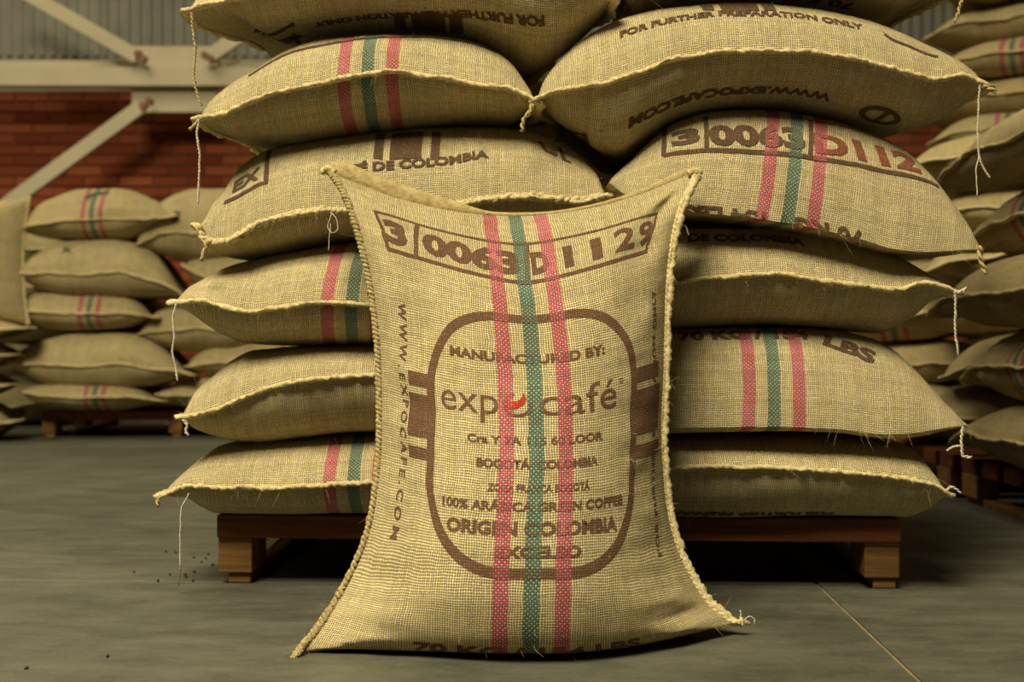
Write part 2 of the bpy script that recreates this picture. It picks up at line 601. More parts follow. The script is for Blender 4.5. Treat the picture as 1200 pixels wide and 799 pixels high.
# ------------------------------------------------------------------ printed marks conforming to a sack's cloth
class Sheet:
    """regular (s, t) look-up table of a cloth surface, both in metres"""

    def __init__(s, P, S, T, step=0.004, out=(0, -1, 0)):
        # P (n, m, 3); S (n, m) increasing with i ; T (n, m) increasing with j
        n, m = P.shape[:2]
        s.t0, s.t1 = T.max(axis=1).min() * 0 + T.min(), T.max()
        tt = np.arange(s.t0, s.t1, step)
        A = np.empty((n, len(tt), 4))
        for i in range(n):
            for c in range(3):
                A[i, :, c] = np.interp(tt, T[i], P[i, :, c])
            A[i, :, 3] = np.interp(tt, T[i], S[i])
        s.s0, s.s1 = S.min(), S.max()
        ssx = np.arange(s.s0, s.s1, step)
        B = np.empty((len(ssx), len(tt), 3))
        ok = np.empty((len(ssx), len(tt)), bool)
        for j in range(len(tt)):
            for c in range(3):
                B[:, j, c] = np.interp(ssx, A[:, j, 3], A[:, j, c])
            ok[:, j] = (ssx >= A[0, j, 3]) & (ssx <= A[-1, j, 3])
        s.B, s.ok, s.step, s.ss, s.tt = B, ok, step, ssx, tt
        du = np.gradient(B, axis=0)
        dv = np.gradient(B, axis=1)
        N = np.cross(du, dv)
        N /= np.linalg.norm(N, axis=2, keepdims=True) + 1e-12
        mid = N[len(ssx) // 2, :max(3, len(tt) // 3)].mean(axis=0)
        if mid @ np.asarray(out, float) < 0:
            N = -N
        s.N = N
        s.px = project(B)

    def find(s, px, py):
        d = (s.px[..., 0] - px) ** 2 + (s.px[..., 1] - py) ** 2
        d = np.where(s.ok, d, 1e12)
        d = np.where(d <= d.min() + 2.5, np.abs(s.tt)[None, :] * 100 + d * 0.05, 1e12)   # the part facing the lens
        i, j = np.unravel_index(np.argmin(d), d.shape)
        return np.array([s.ss[i], s.tt[j]])

    def row_s(s, px, t):
        j = int(np.clip(round((t - s.t0) / s.step), 0, len(s.tt) - 1))
        d = np.where(s.ok[:, j], np.abs(s.px[:, j, 0] - px), 1e9)
        return s.ss[int(np.argmin(d))]

    def pos(s, q, lift):
        q = np.asarray(q, float)
        a = np.clip((q[:, 0] - s.s0) / s.step, 0, len(s.ss) - 1.001)
        c = np.clip((q[:, 1] - s.t0) / s.step, 0, len(s.tt) - 1.001)
        i, j = a.astype(int), c.astype(int)
        fa, fc = (a - i)[:, None], (c - j)[:, None]
        def bl(G):
            return (G[i, j] * (1 - fa) * (1 - fc) + G[i + 1, j] * fa * (1 - fc)
                    + G[i, j + 1] * (1 - fa) * fc + G[i + 1, j + 1] * fa * fc)
        return bl(s.B) + bl(s.N) * lift


_txt = {}


def text_mesh(body, bold, space=1.0):
    key = (body, bold, space)
    if key not in _txt:
        cu = bpy.data.curves.new('tmp_text', 'FONT')
        cu.body = body
        cu.size = 1.0
        cu.offset = bold
        cu.space_character = space
        cu.resolution_u = 3
        ob = bpy.data.objects.new('tmp_text', cu)
        COL.objects.link(ob)
        dg = bpy.context.evaluated_depsgraph_get()
        me = bpy.data.meshes.new_from_object(ob.evaluated_get(dg))
        v = np.array([tuple(q.co)[:2] for q in me.vertices])
        f = [tuple(p.vertices) for p in me.polygons]
        bpy.data.objects.remove(ob, do_unlink=True)
        bpy.data.meshes.remove(me)
        bpy.data.curves.remove(cu)
        _txt[key] = (v, f)
    return _txt[key]


class Print:
    """flat ink marks in the cloth's own (s, t) coordinates"""

    def __init__(s, sheet, uvfun, parent, origin, cell=0.009, lift=0.0015):
        s.lift = lift
        s.sh, s.uvf, s.par, s.org, s.cell = sheet, uvfun, parent, np.asarray(origin, float), cell

    def emit(s, name, v2, faces, mat, lift=None):
        lift = s.lift if lift is None else lift
        bm = bmesh.new()
        vs_ = [bm.verts.new((p[0], p[1], 0)) for p in v2]
        for f in faces:
            try:
                bm.faces.new([vs_[k] for k in f])
            except ValueError:
                pass
        lo, hi = np.min(v2, axis=0), np.max(v2, axis=0)
        for ax in (0, 1):
            nrm = (1, 0, 0) if ax == 0 else (0, 1, 0)
            k = math.floor(lo[ax] / s.cell) + 1
            while k * s.cell < hi[ax]:
                co = [0, 0, 0]
                co[ax] = k * s.cell
                bmesh.ops.bisect_plane(bm, geom=bm.verts[:] + bm.edges[:] + bm.faces[:], plane_co=co, plane_no=nrm)
                k += 1
        bm.verts.index_update()
        q = np.array([tuple(x.co)[:2] for x in bm.verts])
        fs = [tuple(x.index for x in f.verts) for f in bm.faces]
        bm.free()
        P = s.sh.pos(q, lift)
        nj = s.sh.pos(q, lift + 0.01) - P
        ff = []
        for f in fs:                                   # face outwards
            a = np.cross(P[f[1]] - P[f[0]], P[f[2]] - P[f[0]])
            ff.append(f if a @ nj[f[0]] > 0 else f[::-1])
        o = mesh_obj(name, P, ff, mat, s.par, s.uvf(q), True, s.org)
        o.color = s.par.color
        return o

    def text(s, body, a, b, height, mat, bold=0.03, name='printed_lettering', space=1.0):
        """baseline from a to b in (s, t)"""
        v, f = text_mesh(body, bold, space)
        lo, hi = v.min(axis=0), v.max(axis=0)
        base = 0.0
        capv, _ = text_mesh('H', bold)
        cap = capv[:, 1].max() - capv[:, 1].min()
        a, b = np.asarray(a, float), np.asarray(b, float)
        d = b - a
        Ln = np.linalg.norm(d)
        d /= Ln
        e = np.array([-d[1], d[0]])
        q = a + ((v[:, :1] - lo[0]) / (hi[0] - lo[0]) * Ln) * d + ((v[:, 1:] - base) / cap * height) * e
        return s.emit(name, q, f, mat)

    def poly(s, pts, mat, name='printed_mark', lift=None):
        return s.emit(name, np.asarray(pts, float), [tuple(range(len(pts)))], mat, lift)

    def stroke(s, pts, width, mat, closed=False, name='printed_line', lift=None):
        pts = np.asarray(pts, float)
        n = len(pts)
        V, Fc = [], []
        for k in range(n):
            if closed:
                p, q = pts[(k - 1) % n], pts[(k + 1) % n]
            else:
                p, q = pts[max(k - 1, 0)], pts[min(k + 1, n - 1)]
            d = q - p
            d = d / (np.linalg.norm(d) + 1e-9)
            e = np.array([-d[1], d[0]])
            # mitre
            if 0 < k < n - 1 or closed:
                d1 = pts[k] - pts[(k - 1) % n]
                d1 = d1 / (np.linalg.norm(d1) + 1e-9)
                mi = 1 / max(0.5, abs(d1 @ d))
            else:
                mi = 1
            V += [pts[k] + e * width / 2 * mi, pts[k] - e * width / 2 * mi]
        for k in range(n if closed else n - 1):
            a, b_ = 2 * k, 2 * ((k + 1) % n)
            Fc.append((a, a + 1, b_ + 1, b_))
        return s.emit(name, np.array(V), Fc, mat, lift)


# ------------------------------------------------------------------ lying sacks
def fprof(w_, D, R, ex):
    d = np.minimum(w_, 1 - w_) * D
    q = np.clip(d / R, 0, 1)
    return (1 - (1 - q) ** 2) ** ex


def fibres(root, sheets, count, seed, length=0.016, rad=0.00017, edge=None):
    r = random.Random(seed)
    mb = MB()
    for k in range(count):
        if edge is not None and r.random() < 0.6:
            p = np.array(edge[r.randrange(len(edge))])
            nrm = np.array([r.gauss(0, 0.3), -0.6, r.gauss(0, 0.5)])
        else:
            sh = sheets[r.randrange(len(sheets))]
            i = r.randrange(sh.B.shape[0])
            j = r.randrange(max(2, int(sh.B.shape[1] * 0.75)))
            if not sh.ok[i, j]:
                continue
            p, nrm = sh.B[i, j], sh.N[i, j]
        L = length * (0.4 + 1.2 * r.random())
        d = nrm + np.array([r.gauss(0, 0.7), r.gauss(0, 0.5), r.gauss(0, 0.7)])
        d /= np.linalg.norm(d)
        cv = np.array([r.gauss(0, 1), r.gauss(0, 1), r.gauss(-0.5, 1)]) * L * 0.5
        path = [p + d * L * t + cv * t * t for t in (0, 0.25, 0.5, 0.75, 1.0)]
        mb.tube(path, [rad, rad, rad, rad * 0.8, rad * 0.5], 3)
    if mb.v:
        o = mb.obj('stray_fibres', FIBRE, root, True, root.location)
        o['kind'] = 'stuff'


def lying_sack(label, x, yf, zs, zt, zb, D, orient, u0=0.0, Rt=0.15, Rb=0.13, seed=0, nw=44, tint=(1, 1, 1),
               group=None, fib=0, hem=0.0115, detail=True, side_in=0.13, name='coffee_sack', root=None, braid=False, ext=0.62,
               loc=None, rz=0.0, shear=0.0):
    """x, yf, zs, zt, zb: arrays along the visible edge (left tip to right tip). orient 'end' or 'side'."""
    n = len(x)
    ww = np.linspace(0, 1, nw)
    ww = 0.5 - 0.5 * np.sign(1 - 2 * ww) * np.abs(1 - 2 * ww) ** 0.72 * 1.0
    ww = 0.5 + np.sign(ww - 0.5) * (1 - (1 - np.abs(2 * ww - 1)) ** 1.7) * 0.5
    ww[0], ww[-1] = 0, 1
    xc = (x[0] + x[-1]) / 2
    un = (x - xc) / ((x[-1] - x[0]) / 2)
    tp = np.clip((1 - np.abs(un)) / 0.035, 0, 1) ** 0.6
    res = []
    for sgn, zz, R in ((1, zt, Rt), (-1, zb, Rb)):
        Fw = fprof(ww, D, R, ext)
        P = np.empty((n, nw, 3))
        q_ = np.clip((ww * D - 0.10) / 0.20, 0, 1)
        sh = 1 - side_in * q_ * q_ * (3 - 2 * q_)
        P[..., 0] = xc + (x - xc)[:, None] * sh[None, :]
        P[..., 1] = yf[:, None] + (D + (yf.min() - yf)[:, None] * 2) * ww[None, :]
        P[..., 2] = zs[:, None] + ((zz - zs) * tp)[:, None] * Fw[None, :]
        if True:
            for i in range(n):
                e = tp[i] * min(1.0, (1 - abs(un[i])) * 6 + 0.15)
                for j in range(nw):
                    if Fw[j] <= 0 or ww[j] > 0.55:
                        continue
                    X, Yy, Z = P[i, j]
                    big = nz(X * 6 + seed * 3.1, Yy * 6, Z * 6 + sgn * 4) * (0.008 if detail else 0.026)
                    gat = nz(X * 55 + seed, Z * 5, Yy * 9 + sgn) * 0.0028 * max(0, 1 - Fw[j] * 0.8)
                    fin = nz(X * 26, Yy * 26 + seed, Z * 26) * 0.0018
                    k = (big + gat + fin) * e * min(1, Fw[j] * 2.5)
                    P[i, j, 1] -= k * (1.15 - Fw[j])
                    P[i, j, 2] += sgn * k * 0.5 * Fw[j]
        # metric coordinates
        ds = np.concatenate([[0], np.cumsum(np.linalg.norm(np.diff(P[:, 0], axis=0)[:, [0, 2]], axis=1))])
        s0 = np.interp(u0, x, ds) if orient == 'end' else 0.0
        S = np.repeat((ds - s0)[:, None], nw, 1)
        dt = np.linalg.norm(np.diff(P, axis=1)[..., 1:], axis=2)
        T = np.concatenate([np.zeros((n, 1)), np.cumsum(dt, axis=1)], axis=1)
        mt = T[n // 4: -n // 4 or None].mean(axis=0)
        T = 0.5 * T + 0.5 * mt[None, :]
        T[:, 0] = 0
        res.append((P, S, T * sgn))
    (Pt, S1, T1), (Pb, S2, T2) = res
    zbm = min(Pb[..., 2].min(), Pt[..., 2].min())
    base = np.array([xc, yf.min() + D / 2, zbm])
    root = empty(name, base, label, 'sack', group)
    half = 0.30 + 2.0
    if orient == 'end':
        uvf = lambda q: np.stack([q[:, 0] - shear * q[:, 1], q[:, 1]], -1)
        uvs = np.concatenate([uvf(np.stack([S1, T1], -1).reshape(-1, 2)), uvf(np.stack([S2, T2], -1).reshape(-1, 2))])
    else:
        uvf = lambda q: np.stack([np.abs(q[:, 1]) - half, q[:, 0]], -1)
        uvs = np.concatenate([np.stack([np.abs(T1) - half, S1], -1).reshape(-1, 2), np.stack([np.abs(T2) - half, S2], -1).reshape(-1, 2)])
    V = np.concatenate([Pt.reshape(-1, 3), Pb.reshape(-1, 3)])
    faces = grid_faces(n, nw) + grid_faces(n, nw, n * nw, True)
    col = (*tint, 1)
    root.color = col
    o = mesh_obj('bag', V, faces, JUTE, root, uvs, True, base)
    o.color = col
    bag = o
    # frayed hem round the edge
    path = np.concatenate([Pt[0, nw // 2:0:-1], Pt[:, 0], Pt[-1, 1:nw // 2]])
    if hem > 0:
        P_, t = resample(path, 0.006 if detail else 0.02)
        ctr = np.array([xc, yf.min() + D / 2, 0])
        hv, hf = [], []
        tg = np.gradient(P_, axis=0)
        for k in range(len(P_)):
            outv = np.array([tg[k][1], -tg[k][0], 0])
            outv /= np.linalg.norm(outv) + 1e-9
            if outv @ (P_[k] - ctr) < 0:
                outv = -outv
            wd = hem * (1 + 0.30 * nz(t[k] * 60, seed, 1) + 0.35 * nz(t[k] * 14, seed, 7) + 0.22 * rnd.uniform(-1, 1))
            rip = hem * (0.45 * nz(t[k] * 20, seed, 3) + 0.15 * rnd.uniform(-1, 1))
            th = 0.0030 + 0.0010 * rnd.uniform(-1, 1)
            a = P_[k] - outv * 0.003
            e = P_[k] + outv * wd + np.array([0, 0, rip])
            mdl = P_[k] + outv * wd * 0.5 + np.array([0, 0, rip * 0.4])
            zt_ = np.array([0, 0, th])
            hv += [a + zt_, mdl + zt_ * 1.5, e + zt_ * 0.8, e - zt_ * 0.8, mdl - zt_ * 1.5, a - zt_]
        for k in range(len(P_) - 1):
            for q in range(6):
                q2 = (q + 1) % 6
                hf.append((6 * k + q, 6 * k + q2, 6 * k + 6 + q2, 6 * k + 6 + q))
        mesh_obj('seam_hem', hv, hf, HEM, root, None, True, base)
    if braid:
        mb = MB()
        rope(mb, np.array(Pt[:, 0]) + np.array([0, -0.004, 0.001]), 0.0036, 0.0046, 0.026, 2, 0.9, 5, seed)
        mb.obj('seam_stitching', HEM, root, True, base)
    kk = int(nw * 0.52)
    out_t, out_b = (0, -1, 0.3), (0, -1, -0.3)
    top = Sheet(Pt[:, :kk], S1[:, :kk], T1[:, :kk], 0.004, out_t) if detail else None
    bot = Sheet(Pb[:, kk - 1::-1] if False else Pb[:, :kk][:, ::-1], S2[:, :kk][:, ::-1], T2[:, :kk][:, ::-1], 0.004, out_b) if detail else None
    root_info = dict(root=root, bag=bag, top=top, bot=bot, uvf=uvf, base=base, edge=Pt[:, 0], P=Pt, Pb=Pb)
    if detail:
        root_info['pt'] = Print(top, uvf, bag, base, 0.012)
        root_info['pb'] = Print(bot, uvf, bag, base, 0.012)
        if fib:
            fibres(root, [top, bot], fib, seed + 11, edge=Pt[:, 0])
    if loc is not None:
        root.location = loc
        root.rotation_euler = (0, 0, rz)
    return root_info


STACK_SLOPE = -0.046


def solve_profile(zs, tt, bb, yf, un, D, Rt, Rb, ex, px):
    """heights of the top and bottom of a pillow whose outline, seen from the lens, follows the read-off curves"""
    out = []
    lim = np.interp(np.abs(un), [0.5, 0.8], [0.14, 0.17])
    for cur, R, sg in ((tt, Rt, 1), (bb, Rb, -1)):
        tz0 = -(cur - HY) / F
        best = np.full(len(zs), np.inf)
        for d in np.linspace(0.03, D * 0.5, 40):
            f = (1 - (1 - min(d / R, 1)) ** 2) ** ex
            tz = np.interp(600 + (px - 600) * yf / (yf + d), px, tz0)
            need = sg * ((tz * (yf + d) + CZ) - zs) / f
            best = np.where(d <= np.maximum(lim, np.where(tz > 0, 0.19, 0.14) if sg < 0 else min(R, 0.16)), np.minimum(best, need), best)
        out.append(np.maximum(best, 0.001))
    return zs + out[0], zs - out[1]


def px_sack(label, top, bot, seam, Y0, D, orient, stripe_px=None, n=92, bow=0.025, rest=None, **kw):
    """sack in the main stack: profile read off the photograph at the depth where it rests"""
    xl = min(seam[0][0], top[0][0])
    xr = max(seam[-1][0], top[-1][0])
    k = np.linspace(0, 1, n)
    k = 0.55 * k + 0.45 * (1 - np.cos(np.pi * k)) / 2
    px = xl + (xr - xl) * k
    un = 2 * k - 1
    st, tt, bb = pchip(seam, px), pchip(top, px), pchip(bot, px)
    X0 = (px - 600) * Y0 / F
    yf = Y0 + STACK_SLOPE * X0 + bow * un ** 2
    X = (px - 600) * yf / F
    zs = CZ - (st - HY) * yf / F
    zt, zb = solve_profile(zs, tt, bb, yf, un, D, kw.get('Rt', 0.15), kw.get('Rb', 0.13), kw.get('ext', 0.62), px)
    if rest is not None:
        zb = np.maximum(zb, rest)
    u0 = (stripe_px - 600) * Y0 / F if stripe_px is not None else 0.0
    return lying_sack(label, X, yf, zs, zt, zb, D, orient, u0, **kw)


def twine(root, pts, Y, r=0.0011, mat=TWINE, twist=True, seed=0):
    P = np.array([W(p[0], p[1], Y if len(p) == 2 else p[2]) for p in pts])
    # smooth it
    d = np.concatenate([[0], np.cumsum(np.linalg.norm(np.diff(P, axis=0), axis=1))])
    t = np.linspace(0, d[-1], max(8, int(d[-1] / 0.004)))
    Q = np.stack([pchip(list(zip(d, P[:, k])), t) for k in range(3)], 1)
    for k in range(len(Q)):
        Q[k] += np.array([nz(t[k] * 60, seed, 0), nz(t[k] * 60, seed, 5), 0]) * 0.0012
    mb = MB()
    if twist:
        rope(mb, Q, r * 0.75, r * 0.85, r * 9, 2, 0.3, 4, seed)
    else:
        mb.tube(Q, r, 5)
    o = mb.obj('twine', mat, root, True, root.location)
    return o


GRP = None
S_ = {}
# ---- left column, bottom to top
S_['L5'] = px_sack('striped sack resting on the reddish pallet, its lifted corner trailing a long pale thread',
    top=[(187, 580), (200, 568), (215, 556), (240, 536), (265, 520), (300, 513), (400, 507), (500, 506), (580, 515), (625, 550), (640, 575)],
    bot=[(187, 582), (215, 582), (235, 592), (252, 600), (275, 604), (440, 607), (580, 607), (625, 595), (640, 577)],
    seam=[(187, 582), (196, 578), (225, 569), (268, 571), (316, 571), (365, 569), (440, 565), (540, 568), (600, 572), (640, 576)],
    Y0=2.13, D=0.82, orient='end', stripe_px=413, seed=1, Rb=0.10, rest=0.1275, fib=130)
S_['L4'] = px_sack('plain unprinted sack lying on the striped sack with the long trailing thread',
    top=[(211, 487), (222, 468), (250, 441), (275, 420), (300, 409), (440, 402), (560, 402), (620, 425), (650, 480)],
    bot=[(211, 491), (225, 500), (250, 510), (275, 517), (300, 518), (350, 513), (440, 505), (560, 508), (620, 512), (650, 488)],
    seam=[(211, 489), (230, 487), (251, 481), (284, 467), (334, 450), (373, 444), (444, 439), (560, 450), (650, 484)],
    Y0=2.12, D=0.58, orient='side', seed=2, Rb=0.11, fib=130)
S_['L3'] = px_sack('striped sack with sagging seam beneath the CAFE DE COLOMBIA sack, white thread at its corner',
    top=[(203, 352), (220, 338), (240, 326), (270, 311), (300, 303), (350, 293), (440, 283), (540, 285), (600, 310), (640, 345)],
    bot=[(203, 356), (220, 364), (240, 378), (260, 391), (285, 401), (310, 404), (440, 403), (560, 403), (610, 385), (640, 352)],
    seam=[(203, 354), (230, 353), (263, 359), (298, 366), (334, 359), (386, 355), (439, 357), (540, 352), (640, 348)],
    Y0=2.11, D=0.82, orient='end', stripe_px=411, seed=3, fib=130, shear=0.08)
S_['L2'] = px_sack('sack printed CAFE DE COLOMBIA with bars and pale braided seam, behind the upright sack',
    top=[(231, 262), (240, 246), (258, 232), (280, 200), (310, 178), (340, 170), (420, 157), (520, 149), (600, 152), (650, 165), (680, 184), (700, 205), (713, 226)],
    bot=[(231, 268), (242, 290), (255, 300), (290, 307), (330, 303), (370, 293), (415, 286), (540, 283), (640, 285), (690, 270), (713, 234)],
    seam=[(231, 264), (244, 284), (262, 284), (305, 263), (336, 254), (377, 248), (404, 247), (470, 246), (524, 244), (550, 238), (618, 231), (675, 236), (713, 230)],
    Y0=2.12, D=0.58, orient='side', seed=4, braid=True, fib=130)
S_['L1'] = px_sack('striped sack with frayed seam lying on the CAFE DE COLOMBIA sack with braided seam',
    top=[(231, 138), (250, 117), (275, 98), (300, 82), (325, 66), (350, 54), (390, 44), (450, 38), (500, 39), (540, 45), (580, 60), (600, 75), (616, 98), (630, 120)],
    bot=[(231, 142), (248, 146), (270, 161), (300, 173), (340, 173), (400, 165), (500, 156), (560, 149), (600, 150), (618, 140), (630, 122)],
    seam=[(231, 140), (255, 136), (283, 125), (323, 109), (373, 100), (409, 91), (462, 85), (509, 91), (550, 98), (594, 105), (616, 113), (630, 121)],
    Y0=2.11, D=0.82, orient='end', stripe_px=430, seed=5, fib=130)
S_['L0'] = px_sack('sack with FOR FURTHER PREPARATION ONLY and bars upside down, above a striped sack',
    top=[(218, 12), (240, -10), (280, -40), (340, -70), (450, -85), (560, -80), (640, -60), (690, -35), (718, -5)],
    bot=[(218, 16), (240, 30), (262, 26), (285, 32), (310, 48), (330, 55), (360, 52), (450, 45), (540, 52), (590, 70), (625, 84), (650, 80), (685, 55), (705, 28), (718, 2)],
    seam=[(218, 14), (240, 8), (280, -2), (340, -14), (450, -25), (560, -25), (650, -14), (718, -1)],
    Y0=2.12, D=0.58, orient='side', seed=6, fib=40, Rb=0.17, side_in=0.22)
# ---- right column
S_['R5'] = px_sack('unstriped sack on the reddish pallet with small upside-down lettering just above the deck board',
    top=[(600, 570), (625, 535), (670, 510), (786, 507), (900, 505), (1000, 508), (1050, 516), (1075, 531), (1095, 556), (1113, 578)],
    bot=[(600, 578), (625, 600), (670, 612), (1000, 613), (1050, 609), (1085, 597), (1113, 584)],
    seam=[(600, 574), (660, 555), (782, 548), (853, 546), (915, 548), (977, 552), (1039, 558), (1080, 564), (1100, 572), (1113, 581)],
    Y0=2.12, D=0.58, orient='side', seed=11, fib=130, Rb=0.11, rest=0.1275)
S_['R4'] = px_sack('striped sack printed 70 KG 154 LBS along its top, knotted white thread at its corner',
    top=[(655, 490), (675, 440), (710, 400), (786, 384), (900, 383), (970, 386), (1020, 395), (1045, 408), (1070, 432), (1100, 465), (1120, 484), (1136, 496)],
    bot=[(655, 494), (690, 503), (786, 507), (900, 505), (970, 507), (1040, 515), (1080, 511), (1110, 504), (1136, 500)],
    seam=[(655, 492), (690, 499), (786, 501), (900, 500), (970, 502), (1040, 509), (1080, 506), (1110, 501), (1136, 498)],
    Y0=2.11, D=0.82, orient='end', stripe_px=904, seed=12, fib=130, Rt=0.14, ext=0.54, hem=0.0, shear=0.05)
S_['R3'] = px_sack('sack printed DE COLOMBIA under the boxed-number sack, twisted white thread at its corner',
    top=[(610, 335), (640, 295), (690, 270), (786, 262), (850, 263), (950, 268), (1010, 284), (1050, 299), (1080, 315), (1105, 331), (1122, 342)],
    bot=[(610, 345), (640, 375), (690, 384), (786, 384), (900, 381), (960, 384), (1025, 389), (1050, 381), (1075, 366), (1095, 350), (1122, 345)],
    seam=[(610, 340), (680, 333), (786, 332), (827, 326), (875, 323), (907, 321), (954, 328), (1002, 334), (1049, 339), (1081, 332), (1105, 336), (1122, 343)],
    Y0=2.12, D=0.58, orient='side', seed=13, fib=130)
S_['R2'] = px_sack('striped stacked sack with boxed number 3 0063 and red digits along its top',
    top=[(713, 212), (735, 190), (760, 165), (790, 144), (840, 132), (900, 129), (960, 138), (1020, 154), (1060, 174), (1090, 202), (1112, 232), (1135, 264), (1152, 290)],
    bot=[(713, 216), (735, 232), (790, 250), (850, 256), (920, 265), (1000, 282), (1050, 297), (1090, 299), (1125, 296), (1152, 294)],
    seam=[(713, 214), (735, 229), (790, 246), (850, 252), (920, 261), (1000, 278), (1050, 292), (1090, 295), (1125, 293), (1152, 292)],
    Y0=2.10, D=0.82, orient='end', stripe_px=919, seed=14, fib=130, Rt=0.15, ext=0.54, hem=0.0, shear=0.17)
S_['R1'] = px_sack('large sack with upright FOR FURTHER PREPARATION ONLY and ring mark, on the boxed-number sack',
    top=[(627, 116), (640, 92), (660, 68), (690, 42), (730, 22), (800, 8), (870, 3), (950, 9), (1000, 19), (1040, 33), (1090, 55), (1130, 76), (1147, 90), (1158, 102)],
    bot=[(627, 119), (635, 135), (650, 152), (675, 168), (695, 183), (720, 186), (745, 172), (790, 145), (840, 133), (900, 130), (960, 140), (1020, 156), (1045, 160), (1065, 156), (1100, 142), (1140, 116), (1158, 104)],
    seam=[(627, 118), (644, 110), (680, 103), (700, 100), (741, 88), (783, 73), (851, 61), (940, 61), (960, 63), (1015, 73), (1070, 88), (1098, 95), (1125, 88), (1145, 96), (1158, 103)],
    Y0=2.10, D=0.58, orient='side', seed=15, fib=130)
S_['R0'] = px_sack('sack with shadowed underside and upside-down weight print, above the ring-marked sack',
    top=[(718, -70), (740, -110), (800, -140), (900, -150), (1000, -140), (1080, -100), (1125, -40), (1132, -25)],
    bot=[(718, -60), (722, 5), (740, 18), (800, 10), (870, 5), (950, 12), (1000, 20), (1035, 26), (1060, 14), (1085, 0), (1110, -12), (1132, -22)],
    seam=[(718, -65), (760, -66), (900, -70), (1000, -62), (1080, -40), (1132, -24)],
    Y0=2.11, D=0.82, orient='end', stripe_px=915, seed=16, Rb=0.2, fib=20)


# ---- prints on the stacked sacks; places read off the photograph and found on the cloth
def between(k, side, body, p0, p1, h, mat, bold=0.03):
    sh = S_[k]['top' if side == 't' else 'bot']
    S_[k]['pt' if side == 't' else 'pb'].text(body, sh.find(*p0), sh.find(*p1), h, mat, bold)


def quad(k, side, pts, mat):
    sh = S_[k]['top' if side == 't' else 'bot']
    S_[k]['pt' if side == 't' else 'pb'].poly([sh.find(*p) for p in pts], mat)


def line(k, side, pts, w_, mat):
    sh = S_[k]['top' if side == 't' else 'bot']
    S_[k]['pt' if side == 't' else 'pb'].stroke([sh.find(*p) for p in pts], w_, mat)


def bars(k, side, spans, y, h, mat):
    sh = S_[k]['top' if side == 't' else 'bot']
    for a, b_ in spans:
        (s0, t0_), (s1, t1_) = sh.find(a, y), sh.find(b_, y)
        S_[k]['pt' if side == 't' else 'pb'].poly([(s0, t0_), (s1, t1_), (s1, t1_ + h), (s0, t0_ + h)], mat, 'printed_bar')


# R2: boxed number
line('R2', 't', [(776, 182), (830, 176), (880, 178), (950, 185), (1020, 196), (1060, 205), (1100, 218)], 0.009, INK_DARK)
line('R2', 't', [(779, 150), (777, 182)], 0.008, INK_DARK)
line('R2', 't', [(828, 136), (828, 176)], 0.008, INK_DARK)
line('R2', 't', [(949, 140), (949, 185)], 0.008, INK_DARK)
between('R2', 't', '3', (788, 170), (820, 167), 0.044, INK_DARK, 0.055)
between('R2', 't', '0063', (834, 170), (945, 174), 0.050, INK_DARK, 0.05)
between('R2', 't', 'D112', (957, 177), (1080, 202), 0.047, INK_RED, 0.05)
between('R2', 't', '70 KG / 154 LBS', (1012, 272), (800, 240), 0.028, INK_DARK, 0.04)
# R1
between('R1', 't', 'FOR FURTHER PREPARATION ONLY', (727, 44), (1012, 36), 0.019, INK_DARK, 0.045)
bars('R1', 't', ((822, 838), (846, 890), (896, 910)), 12, 0.06, INK_DARK)
between('R1', 'b', 'WWW.EXPOCAFE.COM', (977, 112), (738, 139), 0.022, INK_DARK, 0.05)
# oval mark on R1's underside
sh = S_['R1']['bot']
cpt = sh.find(1032, 137)
S_['R1']['pb'].stroke([cpt + np.array([0.032 * math.cos(a), 0.024 * math.sin(a)]) for a in np.linspace(0, 2 * math.pi, 28, endpoint=False)], 0.011, INK_DARK, True)
S_['R1']['pb'].stroke([cpt + np.array([0.012, 0.024]), cpt + np.array([-0.004, -0.022])], 0.010, INK_DARK)
line('R1', 't', [(1037, 40), (1044, 46), (1100, 66)], 0.007, INK_DARK)
line('R1', 'b', [(662, 158), (686, 158), (690, 180)], 0.009, INK_DARK)
# L0
between('L0', 'b', 'FOR FURTHER PREPARATION ONLY', (637, 18), (366, 28), 0.020, INK_DARK, 0.045)
bars('L0', 'b', ((460, 474), (480, 520), (526, 541)), 17, -0.07, INK_DARK)
line('L0', 'b', [(300, 38), (344, 28), (352, 52)], 0.010, INK_DARK)
between('L0', 'b', 'EC', (346, 41), (306, 41), 0.02, INK_DARK, 0.05)
# L1
line('L1', 't', [(292, 88), (330, 66), (372, 53), (450, 43), (540, 47), (582, 61)], 0.008, INK_DARK)
# L2
between('L2', 't', 'CAFÉ DE COLOMBIA', (383, 206), (574, 184), 0.020, INK_DARK, 0.05)
bars('L2', 't', ((437, 448), (455, 494), (503, 515)), 186, 0.08, INK_DARK)
line('L2', 't', [(316, 176), (312, 214), (262, 237)], 0.009, INK_DARK)
between('L2', 't', 'EX', (272, 226), (302, 208), 0.03, INK_DARK, 0.04)
line('L2', 't', [(632, 165), (640, 176), (652, 182)], 0.008, INK_DARK)
line('L2', 't', [(655, 172), (660, 188), (668, 190)], 0.008, INK_DARK)
# R3
between('R3', 't', 'DE COLOMBIA', (806, 284), (943, 288), 0.024, INK_DARK, 0.05)
quad('R3', 't', [(800, 268), (880, 268), (880, 263), (800, 263)], INK_DARK)
# R4
between('R4', 't', '70 KG / 154', (795, 398), (950, 397), 0.032, INK_DARK, 0.05)
between('R4', 't', 'LBS', (964, 403), (1024, 425), 0.034, INK_DARK, 0.05)
# R5
between('R5', 'b', 'FOR FURTHER PREPARATION ONLY', (976, 601), (690, 600), 0.016, INK_DARK, 0.04)
# R0
between('R0', 'b', '70 KG / 154 LBS', (1003, 4), (790, -6), 0.03, INK_DARK, 0.04)

